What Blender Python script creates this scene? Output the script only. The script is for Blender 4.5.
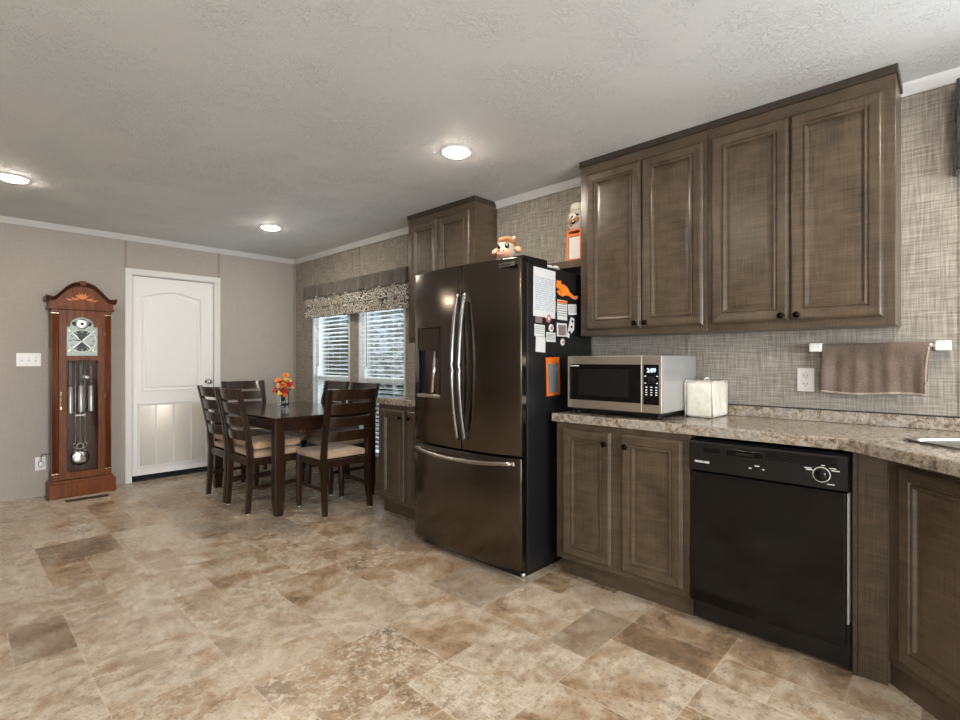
import bpy, bmesh, math, random
from mathutils import Vector, Matrix
for _o in list(bpy.data.objects): bpy.data.objects.remove(_o)
S = bpy.context.scene
COL = S.collection
rnd = random.Random(7)
PI = math.pi

# ------------------------------------------------------------------ camera
cd = bpy.data.cameras.new('camera'); cam = bpy.data.objects.new('camera', cd); COL.objects.link(cam)
cd.sensor_width = 36; cd.lens = 506 / 960 * 36; cd.clip_start = .02
cam.location = (0, 0, 1.21); cam.rotation_euler = (PI/2, 0, -math.atan(532/506))
S.camera = cam
# ------------------------------------------------------------------ colour management
S.view_settings.view_transform = 'Standard'; S.view_settings.look = 'None'
S.view_settings.gamma = 1; S.view_settings.use_curve_mapping = False
S.view_settings.exposure = 0.16
LAMP = 205.0         # ceiling lights
DAY = 1.9            # strength of the added daylight area lamps
SKY = 5.0
# ------------------------------------------------------------------ world
W = bpy.data.worlds.new('world'); S.world = W; W.use_nodes = True
wn = W.node_tree; wn.nodes.clear()
wo = wn.nodes.new('ShaderNodeOutputWorld'); wb = wn.nodes.new('ShaderNodeBackground')
sk = wn.nodes.new('ShaderNodeTexSky'); sk.sky_type = 'HOSEK_WILKIE'; sk.turbidity = 6; sk.ground_albedo = .3
sk.sun_direction = Vector((-.5, .3, .8)).normalized()
wb.inputs[1].default_value = SKY
wn.links.new(sk.outputs[0], wb.inputs[0]); wn.links.new(wb.outputs[0], wo.inputs[0])

def area_light(name, loc, target, sx, sy, power, color):
    l = bpy.data.lights.new(name, 'AREA'); l.shape = 'RECTANGLE'; l.size = sx; l.size_y = sy
    l.energy = power; l.color = color
    o = bpy.data.objects.new(name, l); COL.objects.link(o); o.location = loc
    o.rotation_euler = (Vector(target) - Vector(loc)).to_track_quat('-Z', 'Z').to_euler()
    return o
# daylight area lamps: sink window, added fill at unseen openings, sky lamp outside
area_light('daylight_fill_left', (-3.56, -1.85, 1.35), (0, -1.2, 1.9), 2.4, 1.4, 66*DAY, (.93, .97, 1))  # added fill lamp at an unseen opening in the left wall
area_light('daylight_fill_front', (.3, -3.56, 1.35), (.3, 0, 1.95), 2.6, 1.4, 122*DAY, (.93, .97, 1))  # added fill lamp behind the camera, its opening unseen
area_light('daylight_sink', (3.09, -.50, 1.55), (0, -.5, 1.3), .6, .9, 36*DAY, (.86, .94, 1))
area_light('sky_fill_lamp', (5.6, 4.6, 3.9), (2.6, 4.6, .6), 3.6, 2.0, 400*DAY, (.88, .95, 1))  # added lamp outside above the dining windows, standing in for sky

# ------------------------------------------------------------------ helpers
def lin(c):
    return tuple(((v/255)/12.92 if v/255 <= .04045 else ((v/255+.055)/1.055)**2.4) for v in c) + (1,)

class NT:
    def __init__(s, name):
        s.m = bpy.data.materials.new(name); s.m.use_nodes = True; s.t = s.m.node_tree
        s.b = next(n for n in s.t.nodes if n.type == 'BSDF_PRINCIPLED')
        s.out = next(n for n in s.t.nodes if n.type == 'OUTPUT_MATERIAL')
    def n(s, ty, **kw):
        q = s.t.nodes.new(ty)
        for k, v in kw.items(): setattr(q, k, v)
        return q
    def l(s, a, b): s.t.links.new(a, b)
    def val(s, x, sock):
        if isinstance(x, (int, float)): sock.default_value = x
        elif isinstance(x, tuple): sock.default_value = x
        else: s.l(x, sock)
    def math(s, op, a, b=0.0, c=None, clamp=False):
        q = s.n('ShaderNodeMath', operation=op); q.use_clamp = clamp
        s.val(a, q.inputs[0]); s.val(b, q.inputs[1])
        if c is not None: s.val(c, q.inputs[2])
        return q.outputs[0]
    def mix(s, f, a, b, blend='MIX'):
        q = s.n('ShaderNodeMix', data_type='RGBA', blend_type=blend)
        s.val(f, q.inputs[0]); s.val(a, q.inputs[6]); s.val(b, q.inputs[7])
        return q.outputs[2]
    def xyz(s, x, y, z):
        q = s.n('ShaderNodeCombineXYZ')
        for i, v in enumerate((x, y, z)): s.val(v, q.inputs[i])
        return q.outputs[0]
    def pos(s):
        q = s.n('ShaderNodeTexCoord'); r = s.n('ShaderNodeSeparateXYZ'); s.l(q.outputs['Object'], r.inputs[0])
        return q.outputs['Object'], r.outputs[0], r.outputs[1], r.outputs[2]
    def noise(s, vec, scale=5, detail=2, rough=.5, dist=0):
        q = s.n('ShaderNodeTexNoise'); s.l(vec, q.inputs['Vector'])
        q.inputs['Scale'].default_value = scale; q.inputs['Detail'].default_value = detail
        q.inputs['Roughness'].default_value = rough; q.inputs['Distortion'].default_value = dist
        return q.outputs[0]
    def voro(s, vec, scale=5, out=0, feature='F1'):
        q = s.n('ShaderNodeTexVoronoi', feature=feature); s.l(vec, q.inputs['Vector'])
        q.inputs['Scale'].default_value = scale
        return q.outputs[out]
    def ramp(s, f, stops):
        q = s.n('ShaderNodeValToRGB'); s.l(f, q.inputs[0]); cr = q.color_ramp
        while len(cr.elements) < len(stops): cr.elements.new(.5)
        for e, (p, c) in zip(cr.elements, stops): e.position = p; e.color = c if len(c) == 4 else lin(c)
        return q.outputs[0]
    def rng(s, f, a, b, c=0.0, d=1.0):
        q = s.n('ShaderNodeMapRange'); s.l(f, q.inputs[0])
        for i, v in enumerate((a, b, c, d)): q.inputs[i+1].default_value = v
        return q.outputs[0]
    def bump(s, h, strength=.3, dist=.01):
        q = s.n('ShaderNodeBump'); q.inputs['Strength'].default_value = strength; q.inputs['Distance'].default_value = dist
        s.l(h, q.inputs['Height']); s.l(q.outputs[0], s.b.inputs['Normal'])
    def base(s, c): s.val(c, s.b.inputs['Base Color'])
    def set(s, rough=None, metal=None, spec=None, coat=None):
        if rough is not None: s.val(rough, s.b.inputs['Roughness'])
        if metal is not None: s.b.inputs['Metallic'].default_value = metal
        if spec is not None: s.b.inputs['Specular IOR Level'].default_value = spec
        if coat is not None: s.b.inputs['Coat Weight'].default_value = coat; s.b.inputs['Coat Roughness'].default_value = .12

def plain(name, rgb, rough=.5, metal=0, var=.06, scale=30, spec=None, coat=None):
    """plain surface with faint procedural mottling"""
    k = NT(name); v, x, y, z = k.pos()
    f = k.noise(v, scale, 3)
    c = lin(rgb)
    lo = tuple(q*(1-var) for q in c[:3]) + (1,); hi = tuple(min(1, q*(1+var)) for q in c[:3]) + (1,)
    k.base(k.mix(f, lo, hi)); k.set(rough, metal, spec, coat)
    return k.m

def weave_fac(k, x, y, z, across=120, along=6):
    h = k.math('ADD', x, y)
    a = k.noise(k.xyz(k.math('MULTIPLY', h, along), k.math('MULTIPLY', z, across), 0.0), 1, 2, .6)
    b = k.noise(k.xyz(k.math('MULTIPLY', h, across), k.math('MULTIPLY', z, along), 3.0), 1, 2, .6)
    return k.math('ADD', k.math('MULTIPLY', a, .5), k.math('MULTIPLY', b, .5)), h

def make_wallpaper(name, dark, light, across=120, contrast=(.38, .62), wash=None):
    k = NT(name); v, x, y, z = k.pos()
    f, h = weave_fac(k, x, y, z, across, 7)
    c = k.ramp(f, [(contrast[0], dark), ((contrast[0]+contrast[1])/2, tuple((a+b)/2 for a, b in zip(dark, light))), (contrast[1], light)])
    if wash:
        w = k.noise(v, 1.6, 2)
        c = k.mix(k.math('MULTIPLY', w, .35), c, lin(wash))
    k.base(c); k.set(.75, spec=.25); k.bump(f, .25, .004)
    return k.m

def make_cabinet(name, dark, light):
    k = NT(name); v, x, y, z = k.pos()
    f, h = weave_fac(k, x, y, z, 165, 5)
    g = k.noise(k.xyz(k.math('MULTIPLY', h, 5), k.math('MULTIPLY', z, 2.2), 0.0), 1, 4, .6, .6)
    g2 = k.noise(k.xyz(k.math('MULTIPLY', h, 9), k.math('MULTIPLY', z, 26), 0.0), 1, 3)
    t = k.math('ADD', k.math('MULTIPLY', f, .66), k.math('ADD', k.math('MULTIPLY', g, .40), k.math('MULTIPLY', g2, .28)))
    k.base(k.ramp(t, [(.46, dark), (.90, light)])); k.set(.29, spec=.5); k.bump(f, .05, .002)
    return k.m

def make_stain_wood(name, dark, light, rough=.3, coat=.3, vert=True, sc=1.0):
    k = NT(name); v, x, y, z = k.pos()
    if vert: q = k.xyz(k.math('MULTIPLY', x, 28*sc), k.math('MULTIPLY', y, 28*sc), k.math('MULTIPLY', z, 2.5*sc))
    else: q = k.xyz(k.math('MULTIPLY', x, 22*sc), k.math('MULTIPLY', y, 3*sc), k.math('MULTIPLY', z, 22*sc))
    f = k.noise(q, 1, 5, .6, 1.2)
    k.base(k.ramp(f, [(.3, dark), (.7, light)])); k.set(rough, coat=coat, spec=.35 if coat else .25)
    return k.m

def make_counter(name):
    k = NT(name); v, x, y, z = k.pos()
    a = k.noise(v, 42, 6, .75, .5); b = k.noise(v, 150, 3, .7); c2 = k.noise(v, 7, 3, .6, .8)
    c = k.ramp(a, [(.30, (48, 40, 34)), (.42, (104, 88, 72)), (.52, (156, 142, 124)), (.62, (178, 168, 154)), (.75, (120, 100, 80))])
    c = k.mix(k.rng(b, .58, .66), c, lin((58, 48, 42)))
    c = k.mix(k.math('MULTIPLY', k.rng(c2, .42, .66), .6), c, lin((160, 156, 150)))
    k.base(c); k.set(.2, spec=.5)
    return k.m

def make_brushed(name, rgb, rough=.28, horizontal=True, amt=.08):
    k = NT(name); v, x, y, z = k.pos(); h = k.math('ADD', x, y)
    if horizontal: q = k.xyz(k.math('MULTIPLY', h, 3), k.math('MULTIPLY', z, 500), 0.0)
    else: q = k.xyz(k.math('MULTIPLY', h, 500), k.math('MULTIPLY', z, 3), 0.0)
    f = k.noise(q, 1, 2)
    k.base(lin(rgb)); k.set(k.rng(f, .3, .7, rough-amt/2, rough+amt/2), 1)
    return k.m

def make_glass(name, tint=(1, 1, 1), refl=1.0):
    k = NT(name); k.t.nodes.remove(k.b)
    tr = k.n('ShaderNodeBsdfTransparent'); tr.inputs[0].default_value = tint + (1,)
    gl = k.n('ShaderNodeBsdfGlossy'); gl.inputs['Roughness'].default_value = .02
    fr = k.n('ShaderNodeFresnel'); fr.inputs[0].default_value = 1.5
    mx = k.n('ShaderNodeMixShader'); k.l(k.math('MULTIPLY', fr.outputs[0], refl), mx.inputs[0])
    k.l(tr.outputs[0], mx.inputs[1]); k.l(gl.outputs[0], mx.inputs[2]); k.l(mx.outputs[0], k.out.inputs[0])
    return k.m

def make_emit(name, rgb, strength):
    k = NT(name); k.base(lin(rgb)); k.b.inputs['Emission Color'].default_value = lin(rgb); k.b.inputs['Emission Strength'].default_value = strength
    return k.m

def make_fabric(name, a, b, scale=60, rough=.9, weave=True):
    k = NT(name); v, x, y, z = k.pos()
    f = k.noise(v, scale, 4, .6); g = k.noise(v, 7, 2)
    t = k.math('ADD', k.math('MULTIPLY', f, .5), k.math('MULTIPLY', g, .5))
    k.base(k.ramp(t, [(.36, a), (.64, b)])); k.set(rough, spec=.15)
    k.b.inputs['Sheen Weight'].default_value = .25
    k.bump(f, .2, .003)
    return k.m

def make_paisley(name):
    k = NT(name); v, x, y, z = k.pos()
    d = k.noise(v, 9, 2)
    q = k.n('ShaderNodeVectorMath', operation='ADD'); k.l(v, q.inputs[0])
    r = k.n('ShaderNodeVectorMath', operation='SCALE'); nn = k.n('ShaderNodeTexNoise'); k.l(v, nn.inputs['Vector']); nn.inputs['Scale'].default_value = 14
    k.l(nn.outputs[1], r.inputs[0]); r.inputs['Scale'].default_value = .06; k.l(r.outputs[0], q.inputs[1])
    vd = k.voro(q.outputs[0], 20)
    rings = k.math('SINE', k.math('MULTIPLY', vd, 22))
    c = k.ramp(k.math('ADD', k.math('MULTIPLY', rings, .5), .5), [(.2, (52, 51, 53)), (.5, (134, 131, 126)), (.78, (214, 210, 200))])
    c = k.mix(k.rng(d, .45, .6), c, k.mix(.3, c, lin((150, 136, 112))))
    k.base(c); k.set(.9, spec=.1)
    return k.m

M = {}
M['wall_linen'] = make_wallpaper('linen_wallpaper', (106, 99, 91), (182, 174, 162), 150, (.35, .65), (146, 139, 130))
M['wall_grey'] = make_wallpaper('plain_wallpaper', (160, 153, 144), (174, 167, 158), 170, (.3, .7))
M['batten'] = plain('wall_batten', (150, 138, 122), .6)
k = NT('ceiling_texture'); v, x, y, z = k.pos()
msk = k.rng(k.noise(v, 2.6, 4, .65), .42, .62)
rdg = k.math('SUBTRACT', 1.0, k.rng(k.math('ABSOLUTE', k.math('SUBTRACT', k.noise(v, 44, 2, .5, .9), .52)), 0.0, .055))
hgt = k.math('ADD', k.math('MULTIPLY', rdg, k.math('ADD', k.math('MULTIPLY', msk, .9), .08)), k.math('MULTIPLY', k.noise(v, 120, 2), .10))
k.base(lin((216, 218, 218))); k.set(.7, spec=.3); k.bump(hgt, .7, .007); M['ceiling'] = k.m
M['white_trim'] = plain('white_trim_paint', (216, 215, 211), .4, var=.02)
M['crown'] = plain('crown_paint', (200, 199, 196), .5, var=.03)
M['white_door'] = plain('white_door_paint', (226, 226, 224), .38, var=.02)
M['grille'] = plain('grille_enamel', (205, 201, 192), .22, var=.03, spec=.6)
M['dark_gap'] = plain('dark_gap', (22, 20, 18), .8)
M['cab'] = make_cabinet('weathered_cabinet_wood', (36, 29, 21), (102, 86, 68))
M['cab_dark'] = make_cabinet('dark_cabinet_moulding', (36, 31, 26), (66, 57, 49))
M['counter'] = make_counter('speckled_laminate')
M['knob'] = plain('dark_bronze', (26, 22, 20), .3, 1)
M['black_steel'] = make_brushed('black_stainless', (96, 88, 80), .17, True, .06)
M['steel'] = make_brushed('brushed_steel', (172, 167, 160), .26, True)
M['mw_steel'] = make_brushed('light_brushed_steel', (214, 205, 194), .34, True)
M['steel_v'] = make_brushed('satin_handle_steel', (138, 137, 136), .24, False)
M['chrome'] = plain('polished_metal', (214, 214, 210), .12, 1, .02)
M['silver'] = plain('satin_silver', (214, 212, 204), .38, .7, .03)
M['brass'] = plain('pale_brass', (206, 190, 150), .22, 1, .05)
M['fridge_side'] = plain('black_fridge_side', (24, 24, 25), .38, 0, .1, 200)
M['black_gloss'] = plain('black_gloss', (9, 8, 8), .10, 0, .05, spec=.35)
M['black_satin'] = plain('black_satin', (15, 14, 13), .3, 0, .1)
M['mw_side'] = plain('grey_painted_metal', (176, 176, 175), .38, .5, .04)
M['white_plastic'] = plain('white_plastic', (232, 230, 226), .35, 0, .02)
M['ivory_cloth'] = make_fabric('quilted_ivory_cloth', (204, 197, 182), (232, 227, 216), 40)
M['towel'] = make_fabric('taupe_terry', (90, 77, 67), (124, 108, 96), 160)
M['hem'] = make_fabric('towel_hem', (140, 124, 108), (166, 150, 134), 120)
M['valance'] = make_fabric('taupe_valance_cloth', (82, 78, 72), (106, 101, 93), 50)
M['paisley'] = make_paisley('paisley_cloth')
M['tan_seat'] = make_fabric('tan_seat_fabric', (168, 140, 112), (200, 172, 142), 40)
M['tan_pad'] = make_fabric('tan_pad_fabric', (170, 136, 104), (206, 170, 134), 30)
M['brown_pad'] = make_fabric('mottled_brown_pad', (70, 46, 28), (168, 122, 78), 16)
M['espresso'] = make_stain_wood('espresso_wood', (24, 14, 7), (54, 33, 17), .3, .3)
M['espresso_top'] = make_stain_wood('espresso_table_top', (30, 19, 12), (52, 35, 24), .16, .4, False)
M['cherry'] = make_stain_wood('cherry_wood', (76, 34, 7), (124, 66, 20), .36, .0)
M['cherry_dark'] = make_stain_wood('dark_cherry_wood', (42, 17, 3), (76, 35, 8), .36, .0)
M['inlay'] = plain('orange_inlay', (206, 118, 44), .35, 0, .15)
M['glass'] = make_glass('clear_glass')
M['pane'] = make_glass('window_glass', (.96, .98, 1.0), .6)
M['dial'] = plain('silver_dial', (150, 162, 154), .4, .3, .30, 90)
M['dial_dark'] = plain('dial_engraving', (52, 54, 52), .5)
M['slat'] = plain('white_blind_slat', (236, 238, 238), .5, 0, .01)
M['lamp'] = make_emit('lit_diffuser', (255, 241, 222), LAMP)
M['paper'] = plain('white_paper', (208, 208, 205), .7, 0, .03)
M['print'] = plain('grey_print', (110, 112, 116), .7)
M['print_blue'] = plain('pale_blue_print', (176, 184, 194), .7)
M['orange'] = plain('orange_print', (214, 106, 24), .5, 0, .08)
M['orange_felt'] = make_fabric('orange_felt', (224, 104, 10), (250, 140, 24), 30)
M['pinkred'] = plain('pink_red_print', (196, 110, 110), .6)
M['photo_grey'] = plain('grey_photo', (128, 112, 112), .4, 0, .4, 60)
M['leaf'] = plain('dark_leaf', (44, 52, 30), .5, 0, .3, 40)
M['grass'] = plain('lawn_green', (96, 126, 62), .9, 0, .3, 8)
M['tree_leaf'] = plain('tree_leaf_green', (70, 98, 54), .7, 0, .35, 3)

ORG = {}
def world_org(o):
    v = Vector((0, 0, 0))
    while o is not None: v += o.location; o = o.parent
    return v

class MB:
    """collects shapes in world coordinates and links them as ONE mesh object"""
    def __init__(s): s.bm = bmesh.new()
    def merge(s, b2, mat=0, smooth=False, mtx=None):
        if mtx is not None: bmesh.ops.transform(b2, matrix=mtx, verts=b2.verts)
        vm = {}
        for v in b2.verts: vm[v] = s.bm.verts.new(v.co)
        for f in b2.faces:
            try: g = s.bm.faces.new([vm[v] for v in f.verts])
            except ValueError: continue
            g.material_index = mat; g.smooth = smooth or f.smooth
        b2.free(); return s
    def box(s, x0, x1, y0, y1, z0, z1, bev=0, mat=0, mtx=None, seg=2):
        b = bmesh.new(); bmesh.ops.create_cube(b, size=1)
        for v in b.verts: v.co = Vector(((x0+x1)/2+v.co.x*(x1-x0), (y0+y1)/2+v.co.y*(y1-y0), (z0+z1)/2+v.co.z*(z1-z0)))
        if bev: bmesh.ops.bevel(b, geom=b.edges[:], offset=bev, segments=seg, profile=.5, affect='EDGES')
        return s.merge(b, mat, False, mtx)
    def quad(s, pts, mat=0):
        f = s.bm.faces.new([s.bm.verts.new(p) for p in pts]); f.material_index = mat; return s
    def prism(s, pts, axis, a, b, mat=0, bev=0):
        """polygon pts (2-D) extruded along axis between a and b"""
        def mk(p, t):
            if axis == 'x': return (t, p[0], p[1])
            if axis == 'y': return (p[0], t, p[1])
            return (p[0], p[1], t)
        q = bmesh.new()
        lo = [q.verts.new(mk(p, a)) for p in pts]; hi = [q.verts.new(mk(p, b)) for p in pts]
        n = len(pts)
        q.faces.new(lo); q.faces.new(hi[::-1])
        for i in range(n): q.faces.new((lo[i], hi[i], hi[(i+1) % n], lo[(i+1) % n]))
        bmesh.ops.recalc_face_normals(q, faces=q.faces)
        if bev: bmesh.ops.bevel(q, geom=q.edges[:], offset=bev, segments=2, profile=.5, affect='EDGES')
        return s.merge(q, mat)
    def lathe(s, c, prof, axis='z', n=24, mat=0, smooth=True, cap=True):
        """prof = [(radius, height)] about c"""
        q = bmesh.new(); c = Vector(c)
        rot = {'z': Matrix(), 'x': Matrix.Rotation(PI/2, 4, 'Y'), '-x': Matrix.Rotation(-PI/2, 4, 'Y'), 'y': Matrix.Rotation(-PI/2, 4, 'X'), '-y': Matrix.Rotation(PI/2, 4, 'X')}[axis] if isinstance(axis, str) else axis
        rings = []
        for r, h in prof:
            rings.append([q.verts.new((r*math.cos(2*PI*i/n), r*math.sin(2*PI*i/n), h)) for i in range(n)])
        for a, b in zip(rings, rings[1:]):
            for i in range(n):
                f = q.faces.new((a[i], a[(i+1) % n], b[(i+1) % n], b[i])); f.smooth = smooth
        if cap:
            if prof[0][0] > 1e-5: q.faces.new(rings[0][::-1])
            if prof[-1][0] > 1e-5: q.faces.new(rings[-1])
        bmesh.ops.remove_doubles(q, verts=q.verts, dist=1e-6)
        bmesh.ops.recalc_face_normals(q, faces=q.faces)
        return s.merge(q, mat, False, Matrix.Translation(c) @ rot)
    def cyl(s, a, b, r, n=16, mat=0, r2=None):
        a = Vector(a); b = Vector(b); d = b-a
        rot = d.to_track_quat('Z', 'Y').to_matrix().to_4x4()
        return s.lathe(a, [(r, 0), (r2 if r2 is not None else r, d.length)], rot, n, mat)
    def tube(s, pts, r, n=10, mat=0):
        q = bmesh.new(); pts = [Vector(p) for p in pts]; rings = []
        for i, p in enumerate(pts):
            t = (pts[min(i+1, len(pts)-1)] - pts[max(i-1, 0)]).normalized()
            m = t.to_track_quat('Z', 'Y').to_matrix()
            rr = r(i/(len(pts)-1)) if callable(r) else r
            rings.append([q.verts.new(p + m @ Vector((rr*math.cos(2*PI*j/n), rr*math.sin(2*PI*j/n), 0))) for j in range(n)])
        for a, b in zip(rings, rings[1:]):
            for j in range(n):
                f = q.faces.new((a[j], a[(j+1) % n], b[(j+1) % n], b[j])); f.smooth = True
        q.faces.new(rings[0][::-1]); q.faces.new(rings[-1])
        return s.merge(q, mat)
    def ball(s, c, rx, ry=None, rz=None, mat=0, mtx=None, sub=3):
        q = bmesh.new(); bmesh.ops.create_icosphere(q, subdivisions=sub, radius=1)
        ry = rx if ry is None else ry; rz = rx if rz is None else rz
        m = Matrix.Translation(Vector(c)) @ (mtx if mtx is not None else Matrix()) @ Matrix.Diagonal((rx, ry, rz, 1))
        return s.merge(q, mat, True, m)
    def rings(s, o, u, v, nrm, w, h, prof, mat=0, top=None):
        """rectangular raised/recessed profile: prof = [(inset, height)]; top(inset, i) optional arch"""
        o, u, v, nrm = Vector(o), Vector(u), Vector(v), Vector(nrm); prev = None
        for ins, ht in prof:
            pts = [(ins, ins), (w-ins, ins)]
            if top:
                K = 14
                for i in range(K+1):
                    t = 1-i/K; pts.append((ins+(w-2*ins)*t, h-ins+top*math.sin(PI*t)**1.5))
            else: pts += [(w-ins, h-ins), (ins, h-ins)]
            cur = [s.bm.verts.new(o+u*a+v*b+nrm*ht) for a, b in pts]
            if prev:
                n = len(cur)
                for i in range(n):
                    f = s.bm.faces.new((prev[i], prev[(i+1) % n], cur[(i+1) % n], cur[i])); f.material_index = mat
            prev = cur
        f = s.bm.faces.new(prev); f.material_index = mat
        return s
    def build(s, name, mats, parent=None, loc=None, smooth=False):
        me = bpy.data.meshes.new(name)
        o = bpy.data.objects.new(name, me)
        org = Vector((0, 0, 0))
        if parent is not None: org = world_org(parent)
        elif loc is not None: org = Vector(loc); o.location = loc
        bmesh.ops.translate(s.bm, vec=-org, verts=s.bm.verts)
        bmesh.ops.recalc_face_normals(s.bm, faces=s.bm.faces)
        if smooth:
            for f in s.bm.faces: f.smooth = True
        s.bm.to_mesh(me); s.bm.free()
        for m in (mats if isinstance(mats, (list, tuple)) else [mats]): me.materials.append(M[m] if isinstance(m, str) else m)
        COL.objects.link(o)
        if parent is not None: o.parent = parent
        return o

def tag(o, label, cat, group=None, kind=None):
    o['label'] = label; o['category'] = cat
    if group: o['group'] = group
    if kind: o['kind'] = kind
    return o
def thing(name, loc, label, cat, group=None):
    o = bpy.data.objects.new(name, None); o.empty_display_size = .05; COL.objects.link(o); o.location = loc
    return tag(o, label, cat, group)
def struct(o): o['kind'] = 'structure'; return o
def struct_empty(name, loc):
    o = bpy.data.objects.new(name, None); o.empty_display_size = .05; COL.objects.link(o); o.location = loc; o['kind'] = 'structure'; return o
def copy_tree(o, parent=None):
    c = o.copy(); COL.objects.link(c)
    if parent is not None: c.parent = parent
    for ch in [q for q in bpy.data.objects if q.parent == o]: copy_tree(ch, c)
    return c
def text(name, body, size, o, u, v, mat, parent, align='LEFT', bold=0.0):
    cu = bpy.data.curves.new(name, 'FONT'); cu.body = body; cu.size = size; cu.align_x = align; cu.extrude = .0004; cu.offset = bold
    t = bpy.data.objects.new(name+'_src', cu); COL.objects.link(t)
    bpy.context.view_layer.update()
    me = bpy.data.meshes.new_from_object(t.evaluated_get(bpy.context.evaluated_depsgraph_get()))
    bpy.data.objects.remove(t); bpy.data.curves.remove(cu)
    u, v = Vector(u), Vector(v); n = u.cross(v)
    org = world_org(parent)
    m = Matrix((u, v, n)).transposed().to_4x4(); m.translation = Vector(o)-org
    me.transform(m); me.materials.clear(); me.materials.append(M[mat])
    me.name = name
    ob = bpy.data.objects.new(name, me); COL.objects.link(ob); ob.parent = parent
    return ob

UX, VZ, NX = (0, -1, 0), (0, 0, 1), (-1, 0, 0)     # a face looking along -x: right, up, out
UY, NY = (1, 0, 0), (0, -1, 0)                     # a face looking along -y

# ================================================================== ROOM
XR, YB, ZC, XL, YF = 2.94, 5.92, 2.43, -3.4, -3.4
T = .16
def wall_with_holes(name, axis, pos, a0, a1, holes, mat, out):
    """axis 'x': plane x=pos spanning y a0..a1; holes = [(b0,b1,z0,z1)] sorted"""
    m = MB()
    def seg(p, q, z0, z1):
        lo, hi = min(pos, pos+out*T), max(pos, pos+out*T)
        if q-p < 1e-4 or z1-z0 < 1e-4: return
        if axis == 'x': m.box(lo, hi, p, q, z0, z1)
        else: m.box(p, q, lo, hi, z0, z1)
    cur = a0
    for b0, b1, z0, z1 in holes:
        seg(cur, b0, 0, ZC); seg(b0, b1, 0, z0); seg(b0, b1, z1, ZC); cur = b1
    seg(cur, a1, 0, ZC)
    return struct(m.build(name, mat))
WIN = [(4.72, 5.47, .25, 1.9), (3.77, 4.51, .25, 1.9)]
SINKW = (-.88, -.12, 1.12, 2.0)
wall_with_holes('wall_right', 'x', XR, YF-T, YB+T, [SINKW, WIN[1], WIN[0]], 'wall_linen', 1)
wall_with_holes('wall_back', 'y', YB, XL-T, XR, [(1.235, 2.02, 0, 2.065)], 'wall_grey', 1)
wall_with_holes('wall_left', 'x', XL, YF-T, YB+T, [(-3.1, -.6, .65, 2.05)], 'wall_grey', -1)
wall_with_holes('wall_front', 'y', YF, XL, XR, [(-1.0, 1.6, .65, 2.05)], 'wall_grey', -1)
m = MB().box(XL-T, XR+T, YF-T, YB+T, ZC, ZC+.1); struct(m.build('ceiling', 'ceiling'))
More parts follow.
